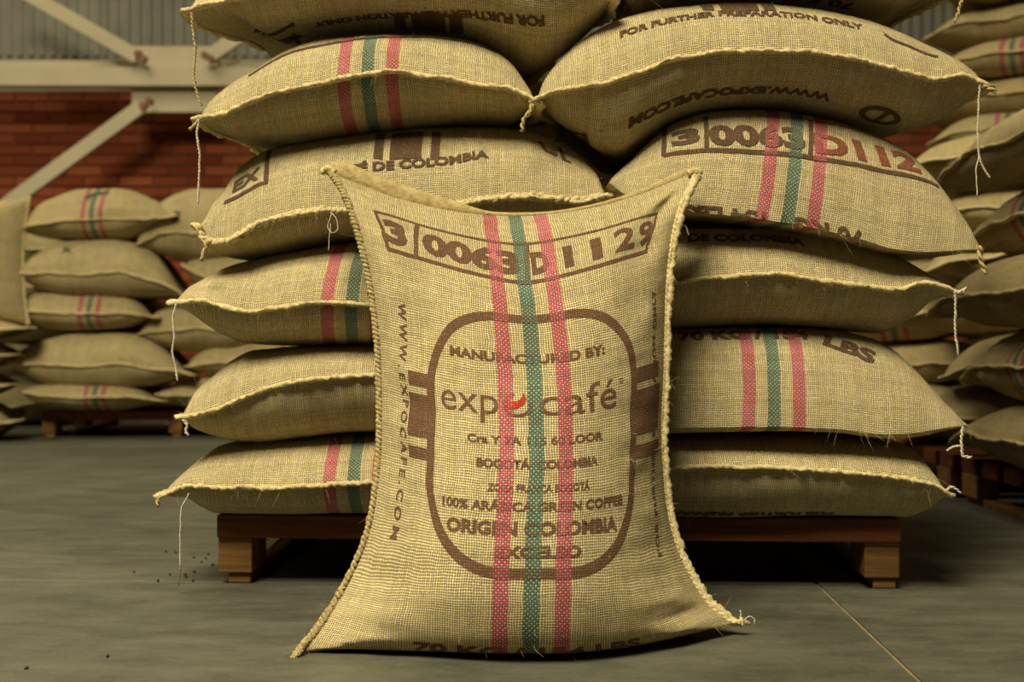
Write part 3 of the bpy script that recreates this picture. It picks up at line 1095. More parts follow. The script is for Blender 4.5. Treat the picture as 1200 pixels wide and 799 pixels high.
# ---- threads hanging from sack corners
twine(S_['L3']['root'], [(206, 356), (203, 372), (204, 395), (202, 412), (206, 430), (208, 446)], 2.10, 0.0013)
twine(S_['L1']['root'], [(233, 141), (231, 155), (234, 185), (233, 215), (232, 238)], 2.13, 0.0014)
twine(S_['L1']['root'], [(233, 140), (228, 146), (222, 152)], 2.13, 0.002, TWINE_TAN)
twine(S_['L0']['root'], [(224, 15), (227, 40), (229, 62), (227, 85), (230, 105), (236, 124)], 2.12, 0.0017, TWINE_TAN)
twine(S_['L2']['root'], [(242, 282), (240, 295), (236, 305)], 2.13, 0.0035, TWINE_TAN)
twine(S_['L4']['root'], [(214, 492), (219, 498), (218, 505), (221, 510)], 2.13, 0.002, TWINE)
twine(S_['L5']['root'], [(221, 578), (212, 600), (211, 630), (211, 660), (209, 686, 2.16)], 2.12, 0.0011, TWINE, False)
twine(S_['L5']['root'], [(188, 581), (184, 585), (186, 594)], 2.13, 0.003, TWINE_TAN)
twine(S_['L1']['root'], [(624, 122), (620, 132), (613, 142), (612, 154)], 2.10, 0.003, TWINE_TAN)
twine(S_['R1']['root'], [(1148, 100), (1147, 120), (1146, 150), (1147, 180), (1152, 196), (1160, 208)], 2.06, 0.0013)
twine(S_['R1']['root'], [(1147, 182), (1144, 200), (1145, 230)], 2.06, 0.0010, TWINE, False)
twine(S_['R1']['root'], [(1152, 101), (1160, 104), (1168, 108)], 2.07, 0.0028, TWINE_TAN)
twine(S_['R2']['root'], [(1148, 288), (1149, 300), (1152, 312), (1156, 321)], 2.07, 0.0035, TWINE_TAN)
twine(S_['R3']['root'], [(1119, 343), (1120, 360), (1119, 380), (1121, 400), (1123, 416)], 2.07, 0.0015)
twine(S_['R3']['root'], [(1118, 343), (1126, 341), (1133, 337)], 2.07, 0.0020, TWINE)
twine(S_['R4']['root'], [(1128, 500), (1127, 512), (1127, 522), (1128, 534), (1138, 536)], 2.07, 0.0019, TWINE)
twine(S_['R4']['root'], [(1127, 522), (1118, 523), (1110, 528)], 2.07, 0.0014, TWINE)
twine(S_['R5']['root'], [(1108, 576), (1114, 570), (1121, 573), (1126, 578)], 2.08, 0.0016, TWINE)
twine(S_['R0']['root'], [(1130, -24), (1128, -5), (1124, 10), (1119, 26)], 2.08, 0.0022, TWINE_TAN)


# ------------------------------------------------------------------ the upright sack leaning on the stack
VT = [0, .06, .12, .18, .25, .33, .40, .50, .60, .70, .80, .88, .95, 1.0]
CYp = {0: ('z', .006), .06: ('z', .003), .12: ('z', .014), .18: ('z', .041)}
Cc = [(1.80, .006), (1.735, .002), (1.688, .012), (1.660, .041)]
for py, Y in zip((700, 650, 600, 530, 460, 390, 325, 285, 263, 253),
                 (1.648, 1.655, 1.675, 1.712, 1.755, 1.805, 1.875, 1.945, 2.005, 2.05)):
    Cc.append((Y, CZ - (py - HY) * Y / F))
Lp = [(347, 768), (353, 759), (367, 743), (385, 718), (404, 687), (431, 625), (441, 572), (446, 503), (445, 433), (438, 355), (421, 275), (408, 236), (394, 210), (384, 199)]
Rp = [(868, 728), (858, 727), (845, 718), (830, 705), (813, 680), (790, 628), (780, 575), (776, 503), (779, 428), (781, 352), (789, 278), (800, 238), (812, 212), (817, 199)]
YL = [1.715, 1.73, 1.75, 1.775, 1.80, 1.825, 1.85, 1.885, 1.915, 1.945, 1.975, 2.0, 2.03, 2.05]
YR = [1.84, 1.845, 1.85, 1.855, 1.862, 1.872, 1.885, 1.90, 1.925, 1.95, 1.978, 2.0, 2.03, 2.05]
GX = [622, 622, 622, 622, 623, 625, 627, 629, 627, 622, 614, 609, 605, 603]
n_u, n_v = 141, 170
vv = np.linspace(0, 1, n_v)
def tab(a):
    return pchip(list(zip(VT, a)), vv)
cY, cZ = tab([c[0] for c in Cc]), tab([c[1] for c in Cc])
cX = (tab(GX) - 600) * cY / F
lY, rY = tab(YL), tab(YR)
lX, lZ = (tab([p[0] for p in Lp]) - 600) * lY / F, CZ - (tab([p[1] for p in Lp]) - HY) * lY / F
rX, rZ = (tab([p[0] for p in Rp]) - 600) * rY / F, CZ - (tab([p[1] for p in Rp]) - HY) * rY / F
uu = np.sin(np.linspace(-1, 1, n_u) * math.pi / 2 * 0.93) / math.sin(math.pi / 2 * 0.93)
EXV = pchip([(0, 2.2), (.5, 2.2), (.65, 1.8), (.78, 1.35), (.9, 1.6), (1, 2.0)], vv)
Pf = np.empty((n_u, n_v, 3))
for i, u in enumerate(uu):
    a = abs(u)
    eX, eY, eZ = (lX, lY, lZ) if u < 0 else (rX, rY, rZ)
    gY = 1 - (1 - a ** 2.1) ** 0.72
    Yv = cY + (eY - cY) * gY
    # keep the projected column where the photograph has it
    pxc = cX / cY + (eX / eY - cX / cY) * a
    Pf[i, :, 0] = pxc * Yv
    Pf[i, :, 1] = Yv
    Pf[i, :, 2] = cZ + (eZ - cZ) * a ** EXV
for i, u in enumerate(uu):
    for j, v in enumerate(vv):
        a = abs(u)
        fade = min(1, (1 - a) * 7) * min(1, v * 8) * min(1, (1 - v) * 9)
        X, Y, Z = Pf[i, j]
        k = 0.006 * nz(X * 5 + 3, Z * 5, 1.7) + 0.003 * nz(X * 14, Z * 14, 8.2)
        side = min(1, max(0, a - 0.5) * 3)
        k += side * 0.0100 * nz(u * 2.2 + 4 + v * 3, v * 17, 2.2)
        k += side * 0.003 * nz(u * 5, v * 42, 6.1)
        # tension folds running out of the upper corners
        if v > 0.6:
            for (cu_, sg) in ((-1, -1), (1, 1)):
                dx, dv = (u - cu_), (1 - v) * 2.2
                r_ = math.hypot(dx, dv)
                an = math.atan2(dv, -sg * dx)
                k += 0.0075 * math.exp(-(r_ / 0.55) ** 2) * math.sin(an * 9 + 0.6) * min(1, r_ * 5)
        if v < 0.35:
            for (cu_, sg) in ((-1, -1), (1, 1)):
                dx, dv = (u - cu_), v * 2.2
                r_ = math.hypot(dx, dv)
                an = math.atan2(dv, -sg * dx)
                k += 0.004 * math.exp(-(r_ / 0.5) ** 2) * math.sin(an * 8) * min(1, r_ * 5)
        Pf[i, j, 1] -= k * fade * 1.2
Pf[..., 2] = np.maximum(Pf[..., 2], 0.0015)
# metric coordinates of the cloth
ic = int(np.argmin(np.abs(uu)))
tc_ = np.concatenate([[0], np.cumsum(np.linalg.norm(np.diff(Pf[ic], axis=0), axis=1))])
ds = np.linalg.norm(np.diff(Pf, axis=0), axis=2)
Sf = np.concatenate([np.zeros((1, n_v)), np.cumsum(ds, axis=0)], axis=0)
Sf -= Sf[ic][None, :]
Tf = np.repeat(tc_[None, :], n_u, 0)
fbase = np.array([0.0, 1.80, 0.0])
front = empty('coffee_sack', fbase, 'upright coffee sack leaning on the stack, brand print in an oval frame', 'sack')
front.color = (1.04, 1.03, 1.0, 1)
# back half
thick = pchip([(0, 0), (.1, .17), (.25, .27), (.5, .255), (.7, .19), (.85, .10), (.95, .045), (1, 0)], vv)
Pb_ = Pf.copy()
for i, u in enumerate(uu):
    Pb_[i, :, 1] += thick * (1 - u * u) ** 0.75
Pb_[..., 1] = np.minimum(Pb_[..., 1], np.maximum(2.085, Pf[..., 1]))
Vf = np.concatenate([Pf.reshape(-1, 3), Pb_.reshape(-1, 3)])
uvF = np.stack([Sf, Tf], -1).reshape(-1, 2)
uvB = uvF + np.array([0.0, 3.0])
o = mesh_obj('bag', Vf, grid_faces(n_u, n_v) + grid_faces(n_u, n_v, n_u * n_v, True), JUTE, front, np.concatenate([uvF, uvB]), True, fbase)
o.color = front.color
FS = Sheet(Pf, Sf, Tf, 0.003, (0, -1, 0))
FP = Print(FS, lambda q: q, o, fbase, 0.008, 0.0007)


def t_at(py, px=None):
    px = px if px is not None else 625
    return FS.find(px, py)[1]


def ftext(body, x0, x1, py, h, mat=INK, bold=0.035, cx=None):
    t = t_at(py, cx)
    FP.text(body, (FS.row_s(x0, t), t), (FS.row_s(x1, t), t), h, mat, bold)


# number band along the top
t0, t1 = t_at(331, 615), t_at(285, 615)
sl0, sl1 = FS.row_s(456, t0), FS.row_s(440, t1)
sr0, sr1 = FS.row_s(757, t0), FS.row_s(770, t1)
nb = 24
FP.stroke([(sl0 + (sr0 - sl0) * k / nb, t0) for k in range(nb + 1)], 0.0085, INK)
FP.stroke([(sl1 + (sr1 - sl1) * k / nb, t1) for k in range(nb + 1)], 0.0065, INK)
FP.stroke([(sl0, t0 - 0.004), (sl1, t1 + 0.003)], 0.008, INK)
FP.stroke([(sr0, t0 - 0.004), (sr1, t1 + 0.003)], 0.005, INK)
for xx in (488, 618):
    FP.stroke([(FS.row_s(xx, t0), t0), (FS.row_s(xx, t1), t1)], 0.008, INK)
hb = (t1 - t0)
tb = t0 + hb * 0.2
FP.text('3', (FS.row_s(454, tb), tb), (FS.row_s(479, tb), tb), hb * 0.66, INK, 0.05)
FP.text('0063', (FS.row_s(496, tb), tb), (FS.row_s(611, tb), tb), hb * 0.60, INK, 0.05)
FP.text('D', (FS.row_s(624, tb), tb), (FS.row_s(644, tb), tb), hb * 0.58, INK, 0.06)
FP.text('1', (FS.row_s(661, tb), tb), (FS.row_s(673, tb), tb), hb * 0.58, INK, 0.055)
FP.text('1', (FS.row_s(695, tb), tb), (FS.row_s(708, tb), tb), hb * 0.60, INK, 0.055)
FP.text('2', (FS.row_s(722, tb), tb), (FS.row_s(742, tb), tb), hb * 0.64, INK, 0.03)
FP.text('9', (FS.row_s(747, tb), tb), (FS.row_s(764, tb), tb), hb * 0.64, INK, 0.03)

# oval frame
tA, tB = t_at(672), t_at(374)
tm = t_at(500)
sA, sB = FS.row_s(507, tm), FS.row_s(741, tm)
cs_, ct_ = (sA + sB) / 2, (tA + tB) / 2
hs, ht = (sB - sA) / 2, (tB - tA) / 2
ring = []
rr = hs * 0.74
for (qx, qy, a0) in ((1, 1, 0), (-1, 1, 90), (-1, -1, 180), (1, -1, 270)):
    for k in range(15):
        an = math.radians(a0 + 90 * k / 14)
        ring.append((cs_ + qx * (hs - rr) + rr * math.cos(an), ct_ + qy * (ht - rr) + rr * math.sin(an)))
dense = []
for k in range(len(ring)):
    p, q = np.array(ring[k]), np.array(ring[(k + 1) % len(ring)])
    m_ = max(1, int(np.linalg.norm(q - p) / 0.02))
    for z_ in range(m_):
        dense.append(p + (q - p) * z_ / m_)
FP.stroke(dense, 0.0145, INK, True, 'printed_frame')
# side bars
for (y0, y1) in ((452, 466), (476, 526), (536, 551)):
    a, b_ = t_at(y1), t_at(y0)
    sl = FS.row_s(479, (a + b_) / 2)
    FP.poly([(sl, a), (sA, a), (sA, b_), (sl, b_)], INK, 'printed_bar')
    sr = FS.row_s(771, (a + b_) / 2)
    FP.poly([(sB, a), (sr, a), (sr, b_), (sB, b_)], INK, 'printed_bar')
ftext('MANUFACTURED BY:', 528, 708, 425, 0.0155, bold=0.045)
# word mark
t = t_at(486)
FP.text('exp', (FS.row_s(517, t), t), (FS.row_s(584, t), t), 0.044, INK, 0.0, 'printed_wordmark')
FP.text('café', (FS.row_s(631, t), t), (FS.row_s(721, t), t), 0.044, INK, 0.0, 'printed_wordmark')
c0 = np.array([FS.row_s(607, t), t + 0.0165])
FP.stroke([c0 + np.array([0.019 * math.cos(a), 0.017 * math.sin(a)]) for a in np.linspace(math.radians(160), math.radians(375), 20)], 0.005, INK, name='printed_wordmark')
FP.stroke([c0 + np.array(p) for p in ((-0.017, 0.004), (-0.013, 0.014), (-0.004, 0.017))], 0.004, INK_SWOOSH, name='printed_swoosh')
FP.poly([c0 + np.array(p) for p in ((-0.020, 0.002), (-0.009, 0.005), (0.000, 0.006), (0.006, 0.011), (0.009, 0.020), (0.013, 0.010), (0.008, 0.000), (-0.002, -0.006), (-0.012, -0.006))], INK_SWOOSH, 'printed_swoosh', 0.0010)
mc = np.array([FS.row_s(726, t), t + 0.037])
FP.stroke([mc + 0.0032 * np.array([math.cos(a), math.sin(a)]) for a in np.linspace(0, 2 * math.pi, 12, endpoint=False)], 0.0011, INK, True)
ftext('Cra Y 7A 115 60 LOOR', 548, 706, 520, 0.012, bold=0.035)
ftext('BOGOTÁ  COLOMBIA', 558, 700, 549, 0.0135, bold=0.045)
ftext('ZONA FRANCA BOGOTÁ', 570, 690, 576, 0.011, bold=0.035)
ftext('100% ARÁBICA GREEN COFFEE', 519, 729, 598, 0.0135, bold=0.04)
ftext('ORIGEN COLOMBIA', 522, 724, 627, 0.0195, bold=0.05)
ftext('EXCELSO', 578, 682, 653, 0.016, bold=0.045)
# lettering down the sides and along the bottom
pts = [FS.find(466, 352), FS.find(456, 632)]
FP.text('WWW.EXPOCAFE.COM', pts[0], pts[1], 0.0165, INK, 0.03, space=1.5)
pts = [FS.find(775, 650), FS.find(768, 338)]
FP.text('FOR FURTHER PREPARATION ONLY', pts[0], pts[1], 0.012, INK, 0.03, space=1.2)
tb = float(np.interp(0.105, vv, tc_))
FP.text('70 KG / 154 LBS', (FS.row_s(484, tb), tb), (FS.row_s(752, tb), tb), 0.030, INK, 0.04)

# overlocked side seams, top hem, ears
lpath = Pf[0] + np.array([-0.002, -0.003, 0])
rpath = Pf[-1] + np.array([0.002, -0.003, 0])


def ragged_hem(path, outx, wd, mat, seed, name='side_hem'):
    P_, t = resample(path, 0.004)
    hv, hf = [], []
    tg = np.gradient(P_, axis=0)
    r = random.Random(seed)
    for k in range(len(P_)):
        T_ = tg[k] / (np.linalg.norm(tg[k]) + 1e-9)
        nrm = np.cross(T_, [0, 1, 0]) * outx
        nrm /= np.linalg.norm(nrm) + 1e-9
        if nrm[0] * outx < 0:
            nrm = -nrm
        w_ = wd * (1 + 0.3 * nz(t[k] * 50, seed, 1) + 0.3 * r.uniform(-1, 1))
        rip = 0.4 * wd * nz(t[k] * 30, seed, 5)
        th = np.array([0, 0.003 + 0.001 * r.uniform(-1, 1), 0])
        a, m_, e = P_[k] - nrm * 0.007, P_[k] + nrm * w_ * 0.3, P_[k] + nrm * w_
        m_ = m_ + np.array([0, rip - 0.003, 0])
        e = e + np.array([0, rip, 0])
        hv += [a - th, m_ - th * 1.4, e - th * 0.6, e + th * 0.6, m_ + th, a + th]
    for k in range(len(P_) - 1):
        for q in range(6):
            q2 = (q + 1) % 6
            hf.append((6 * k + q, 6 * k + q2, 6 * k + 6 + q2, 6 * k + 6 + q))
    return mesh_obj(name, hv, hf, mat, front, None, True, fbase)


ragged_hem(lpath, -1, 0.004, STITCH, 4)
mb = MB()
rope(mb, lpath + np.array([0.001, -0.004, 0]), 0.0028, 0.0034, 0.015, 2, 0.5, 6, 3)
mb.obj('side_stitching', STITCH, front, True, fbase)
ragged_hem(rpath, 1, 0.007, HEM, 6)
mb = MB()
rope(mb, rpath + np.array([-0.004, -0.004, 0]), 0.0012, 0.0022, 0.017, 2, 0.5, 5, 5)
mb.obj('side_stitching', HEM, front, True, fbase)
# folded mouth hem: a flattened roll, thick on the left half
tp_ = Pf[:, -1].copy()
P_, tt_ = resample(tp_, 0.006)
fr = np.linspace(0, 1, len(P_))
wid = pchip([(0, .010), (.05, .016), (.12, .0165), (.25, .0150), (.36, .010), (.45, .0045), (.6, .0035), (.8, .0045), (.95, .007), (1, .006)], fr)
hv, hf = [], []
K = 10
for k in range(len(P_)):
    tg = P_[min(k + 1, len(P_) - 1)] - P_[max(k - 1, 0)]
    tg /= np.linalg.norm(tg)
    nrm = np.array([-tg[2], 0, tg[0]])
    c = P_[k] + nrm * wid[k] * 0.55 + np.array([0, 0.004, 0])
    for q in range(K):
        an = 2 * math.pi * q / K
        lump = 1 + 0.22 * nz(tt_[k] * 16, q * 0.5, 3) + 0.07 * nz(tt_[k] * 90, q * 0.7, 8)
        hv.append(c + lump * (nrm * wid[k] * math.cos(an) + np.array([0, -1, 0]) * (wid[k] * 0.42 + 0.001) * math.sin(an)))
for k in range(len(P_) - 1):
    for q in range(K):
        q2 = (q + 1) % K
        hf.append((K * k + q, K * k + K + q, K * k + K + q2, K * k + q2))
hf.append(tuple(range(K)))
hf.append(tuple(K * (len(P_) - 1) + q for q in range(K))[::-1])
mesh_obj('mouth_hem', hv, hf, FOLD, front, None, True, fbase)
for (path, r0) in (([(392, 203), (386, 197), (379, 199), (377, 204)], 0.007), ([(806, 203), (814, 200), (819, 203), (818, 212)], 0.006)):
    Q = np.array([W(p[0], p[1], 2.035) for p in path])
    mb = MB()
    P_, t_ = resample(Q, 0.003)
    mb.tube(P_, [r0 * (1 + 0.3 * nz(z_ * 120, 2, r0 * 99)) * (1 - 0.5 * (k / len(P_)) ** 3) for k, z_ in enumerate(t_)], 8)
    mb.obj('corner_tuft', HEM, front, True, fbase)
for pts, Y in (([(352, 760, 1.715), (347, 766, 1.71), (343, 771, 1.705)], 1.71), ([(862, 727, 1.84), (870, 727, 1.84), (877, 730, 1.84)], 1.84)):
    for d in range(4):
        twine(front, [(p[0] + (d - 1.5) * 1.6, p[1] + (d % 2) * 1.2, p[2]) for p in pts], Y, 0.0017, TWINE_TAN, True, d)
twine(front, [(388, 213), (390, 228), (389, 245), (386, 258), (384, 265), (390, 273), (396, 268), (395, 258), (389, 250)], 2.03, 0.0008, TWINE, False)
twine(front, [(387, 262), (386, 280), (385, 294)], 2.03, 0.0006, TWINE, False)
twine(front, [(818, 204), (826, 209), (832, 218), (842, 229)], 2.03, 0.0008, TWINE, False)
twine(front, [(797, 262), (803, 265), (806, 272), (808, 276)], 2.0, 0.0012, TWINE, False)
twine(front, [(866, 727), (868, 718), (867, 715)], 1.84, 0.0010, TWINE, False)
twine(front, [(870, 728), (878, 722), (885, 726), (884, 732)], 1.84, 0.0008, TWINE, False)
fibres(front, [FS], 90, 77, 0.011)
fibres(front, [FS], 220, 78, 0.013, edge=np.concatenate([lpath[5:], rpath[5:]]))


# ------------------------------------------------------------------ pallets
def pallet(label, loc, Wd, Dp, H, rz, blocks=3, bw=0.062):
    p = empty('wooden_pallet', loc, label, 'pallet', None, rz)
    dk, bt = 0.042, 0.020
    bh_ = H - dk - bt
    r = random.Random(int(Wd * 1000))
    nb_ = 7
    bwid = 0.105
    for k in range(nb_):                                  # deck boards run along the visible edge
        y = bwid / 2 + (Dp - bwid) * k / (nb_ - 1)
        m = MB()
        m.box((0, y, H - dk / 2 + r.uniform(-0.001, 0.001)), (Wd + r.uniform(-0.008, 0.004), bwid, dk))
        o = m.obj('deck_board', WOOD, p)
        bev(o)
    for ix in range(blocks):
        x = -Wd / 2 + bw / 2 + (Wd - bw) * ix / (blocks - 1)
        for iy in range(3):
            y = 0.065 + (Dp - 0.13) * iy / 2
            m = MB()
            m.box((x, y, bt + bh_ / 2), (bw, 0.11, bh_))
            bev(m.obj('block', WOOD_Y, p))
        m = MB()
        m.box((x + 0.006, Dp / 2 + 0.008, bt / 2), (bw * 0.66, Dp - 0.02, bt))
        bev(m.obj('runner', WOOD_Y, p))
    return p


def bev(o, wd=0.003):
    b_ = o.modifiers.new('bevel', 'BEVEL')
    b_.width = wd
    b_.segments = 2


pl_x = (650 - 600) * 2.205 / F
pallet('reddish wooden pallet carrying the main stack behind the upright sack', (pl_x, 2.205, 0), 1.22, 1.02, 0.127, YAW)
# pale slat lying under the pallet
a, b_ = W(303, 659, 2.52), W(352, 632, 2.95)
a[2], b_[2] = 0.012, 0.030
mid = (a + b_) / 2
sl = empty('loose_slat', (mid[0], mid[1], 0), 'pale perforated slat lying askew on the floor under the wooden pallet', 'slat')
rot = Vector(b_ - a).to_track_quat('X', 'Z').to_matrix()
Ls = float(np.linalg.norm(b_ - a)) + 0.1
m = MB()
def slat_box(x, y, lx, ly):
    c_ = np.array(rot @ Vector((x, y, 0))) + np.array([0, 0, (a[2] + b_[2]) / 2])
    m.box(c_, (lx, ly, 0.018), rot)
for sy in (-1, 1):
    slat_box(0, sy * 0.0145, Ls, 0.016)
for k in range(8):                                     # bridges leave real holes between them
    slat_box(-Ls / 2 + (k + 0.5) * Ls / 8, 0, Ls / 8 - 0.016, 0.0135)
m.obj('slat_board', WOOD_P, sl)

# ------------------------------------------------------------------ spilled beans on the floor
bean_me = None
for (px, py) in ((194, 647), (206, 648), (199, 674), (185, 681), (217, 674), (218, 677), (236, 659), (226, 681), (227, 654), (241, 655), (228, 671), (157, 671), (249, 663), (244, 650), (126, 770), (31, 784)):
    Y = F * CZ / (py - HY)
    p = W(px, py, Y)
    if bean_me is None:
        m = MB()
        m.tube([(-0.0046, 0, .003), (-0.0038, 0, .003), (-.002, 0, .003), (.002, 0, .003), (.0038, 0, .003), (.0046, 0, .003)],
               [0.0008, 0.002, .0031, .0031, .002, .0008], 8)
        o = m.obj('coffee_bean', BEAN, None, True)
        bean_me = o.data
    else:
        o = bpy.data.objects.new('coffee_bean', bean_me)
        COL.objects.link(o)
    o.location = (p[0], p[1], 0.0)
    o.scale = (0.72, 0.72, 0.72)
    o.rotation_euler = (0, 0, rnd.uniform(0, 3))
    o['label'] = 'dark spilled coffee bean lying on the concrete floor'
    o['category'] = 'bean'
    o['group'] = 'beans spilled on the floor'


# ------------------------------------------------------------------ background stacks
def bg_sack(label, l, r, ytop, ybot, Y0, D, orient='end', stripe=None, seed=0, tint=(1, 1, 1), group=None, seam=0.42, n=44, slope=0.0):
    """l, r: tips in pixels; lens profile"""
    px = np.linspace(l[0], r[0], n)
    un = np.linspace(-1, 1, n)
    tipy = l[1] + (r[1] - l[1]) * (un + 1) / 2
    sm = ytop + (ybot - ytop) * (1 - seam)
    ln = (1 - np.abs(un) ** 2.6) ** 0.85
    st = tipy + (sm - tipy) * (1 - un ** 2) ** 0.8
    jit = np.array([nz(u * 2.5, seed, 3) for u in un]) * (ybot - ytop) * 0.08
    tt = tipy + (ytop - tipy) * ln - np.abs(jit) * ln * 0.3
    bb = tipy + (ybot - tipy) * ln
    st = st + jit * ln
    yf = Y0 + 0.03 * un ** 2 + slope * un
    X = (px - 600) * yf / F
    zs = CZ - (st - HY) * yf / F
    zt, zb = solve_profile(zs, tt, bb, yf, un, D, 0.15, 0.13, 0.62, px)
    u0 = (stripe - 600) * Y0 / F if stripe else 9.0
    return lying_sack(label, X, yf, zs, zt, zb, D, orient, u0, seed=seed, nw=30, tint=tint, group=group, hem=0.012, detail=False)


T1 = (0.98, 0.96, 0.90)
info = {}
BYs = 5.75
info['B4'] = bg_sack('striped sack resting on the far pallet at the bottom of the far stack', (24, 458), (190, 470), 443, 481, BYs, 0.8, 'end', 110, 31, T1)
info['B3'] = bg_sack('wide plain sack with flat seam near the bottom of the far stack', (10, 424), (224, 440), 389, 456, BYs - 0.02, 0.6, 'side', None, 32, T1)
info['B2'] = bg_sack('striped sack in the middle of the far stack', (12, 360), (183, 372), 337, 389, BYs, 0.8, 'end', 103, 33, T1)
info['B1'] = bg_sack('wide plain sack second from top of the far stack', (20, 318), (217, 350), 279, 350, BYs - 0.02, 0.6, 'side', None, 34, T1)
info['B0'] = bg_sack('striped sack with green stencil on top of the far stack', (24, 270), (206, 252), 221, 283, BYs, 0.8, 'end', 107, 35, (1.0, 0.98, 0.92))
info['C0'] = bg_sack('topmost sack in the second column of the far stack, beside the main stack', (158, 289), (330, 262), 222, 306, BYs + 0.05, 0.62, 'side', None, 36, T1)
info['C1'] = bg_sack('sack with dark gap beneath, below the topmost sack of the far second column', (215, 310), (380, 322), 296, 360, BYs + 0.06, 0.8, 'end', 330, 37, T1)
info['C2'] = bg_sack('middle sack in the second column of the far stack', (163, 392), (330, 375), 350, 412, BYs + 0.05, 0.62, 'side', None, 38, T1)
info['C3'] = bg_sack('sack above the lowest one in the far second column', (218, 430), (390, 425), 396, 444, BYs + 0.06, 0.8, 'end', 340, 39, T1)
info['C4'] = bg_sack('lowest sack of the far second column, on the far pallet', (183, 462), (360, 462), 440, 482, BYs + 0.05, 0.62, 'side', None, 40, T1)
pb = W(50, 512, 5.95)
pallet('far wooden pallet under the small stack by the brick wall', (pb[0] + 0.64, 5.93, 0), 1.28, 1.0, 0.125, 0.0)
a, b_ = W(84, 507, 6.15), W(118, 498, 6.6)
sl2 = empty('loose_slat', (a[0], a[1], 0), 'pale slat lying on the floor under the far pallet', 'slat')
a[2], b_[2] = 0.012, 0.02
org_s = np.array([a[0], a[1], 0])
m = MB()
m.box((a + b_) / 2 - org_s, (float(np.linalg.norm(b_ - a)) + 0.05, 0.06, 0.02), Vector(b_ - a).to_track_quat('X', 'Z').to_matrix())
bev(m.obj('slat_board', WOOD_P, sl2))

# greyer stack further behind at the left edge, and a sack standing on its end in front of it
T2 = (0.90, 0.93, 0.88)
GY = 6.75
for k, (lx, rx, yt, yb, lab) in enumerate(((-100, 86, 437, 500, 'lowest grey sack behind the far stack, dark stencil on its end'),
                                          (-90, 70, 398, 444, 'second lowest grey sack behind the far stack'),
                                          (-80, 92, 350, 402, 'grey sack with dark green patch behind the far stack'),
                                          (-90, 84, 308, 356, 'grey sack with dark stencil behind the far stack, under the top one'),
                                          (-85, 88, 262, 314, 'topmost grey sack behind the far stack, small ring stencil'))):
    r_ = bg_sack(lab, (lx, (yt + yb) / 2 + 2), (rx, (yt + yb) / 2 + 4), yt, yb, GY + 0.02 * (k % 2), 0.7, 'side', None, 60 + k, T2)
    info['G%d' % k] = r_
# sack standing upright at the left edge
def standing_sack(label, px0, px1, py0, py1, Y, seed, tint):
    n, m_ = 34, 40
    a, b2 = W(px0, py1, Y), W(px1, py0, Y)
    Wd, H = b2[0] - a[0], b2[2] - a[2]
    base = np.array([(a[0] + b2[0]) / 2, Y, a[2]])
    V, uv, Fc = [], [], []
    for sgn in (-1, 1):
        off = len(V)
        for i in range(n):
            u = math.sin(math.pi / 2 * (2 * i / (n - 1) - 1))
            for j in range(m_):
                v = j / (m_ - 1)
                wv = 0.5 * Wd * (0.86 + 0.12 * (2 * v - 1) ** 2 + 0.06 * (1 - v))
                bul = 0.15 * (1 - u * u) ** 0.7 * (1 - (2 * v - 1) ** 6) ** 0.6 * (1.1 - 0.35 * v)
                z_ = H * v - 0.02 * (1 - u * u) * (1 if v > 0.9 else 0)
                V.append(base + np.array([u * wv, sgn * bul + 0.05 * v + 0.004 * nz(u * 3, v * 6, seed), max(0.001, z_)]))
                uv.append((u * wv, v * H))
        Fc += grid_faces(n, m_, off, sgn > 0)
    root = empty('coffee_sack', base, label, 'sack')
    o = mesh_obj('bag', V, Fc, JUTE, root, uv, True, base)
    o.color = (*tint, 1)
    for sx in (0, n - 1):
        mb_ = MB()
        rope(mb_, np.array(V[sx * m_:(sx + 1) * m_]), 0.004, 0.006, 0.03, 2, 0.4, 5, seed)
        mb_.obj('side_stitching', HEM, root, True, base)
    return root
low = bg_sack('sack lying directly under the one standing on its end', (-150, 384), (30, 384), 372, 398, 5.55, 0.5, 'side', None, 71, (0.98, 0.96, 0.90))
for k, (yt, yb, lab) in enumerate(((395, 436, 'dim sack second below the one standing on its end'),
                                   (432, 470, 'dim sack third below the one standing on its end'),
                                   (466, 522, 'dim sack on the floor at the bottom below the standing one'))):
    bg_sack(lab, (-160, (yt + yb) / 2), (14 - 6 * (k % 2), (yt + yb) / 2), yt, yb, 5.6, 0.5, 'side', None, 72 + k, (0.98, 0.96, 0.90))
standing_sack('sack standing upright on its end beside the far stack, brick wall behind', -90, 31, 229, 380, 5.75, 9, (0.98, 0.96, 0.90))

# far stencils
def bg_mark(k, side, pts, w_, mat, closed=False):
    r_ = info[k]
    P = r_['P'] if side == 't' else r_['Pb']
    kk = P.shape[1] // 2
    n_ = P.shape[0]
    ds_ = np.concatenate([[0], np.cumsum(np.linalg.norm(np.diff(P[:, 0], axis=0), axis=1))])
    S = np.repeat(ds_[:, None], kk, 1)
    T = np.concatenate([np.zeros((n_, 1)), np.cumsum(np.linalg.norm(np.diff(P[:, :kk], axis=1), axis=2), axis=1)], axis=1)
    T = 0.3 * T + 0.7 * T[n_ // 4:-n_ // 4].mean(axis=0)[None, :]
    Pq, Sq, Tq = (P[:, :kk], S, T) if side == 't' else (P[:, :kk][:, ::-1], S, -T[:, ::-1])
    sh_ = Sheet(Pq, Sq, Tq, 0.006, (0, -1, 0.3 if side == 't' else -0.3))
    pr = Print(sh_, lambda q: q + np.array([0.5, 0]), r_['bag'], r_['base'], 0.02)
    pr.stroke([sh_.find(*p) for p in pts], w_, mat, closed)


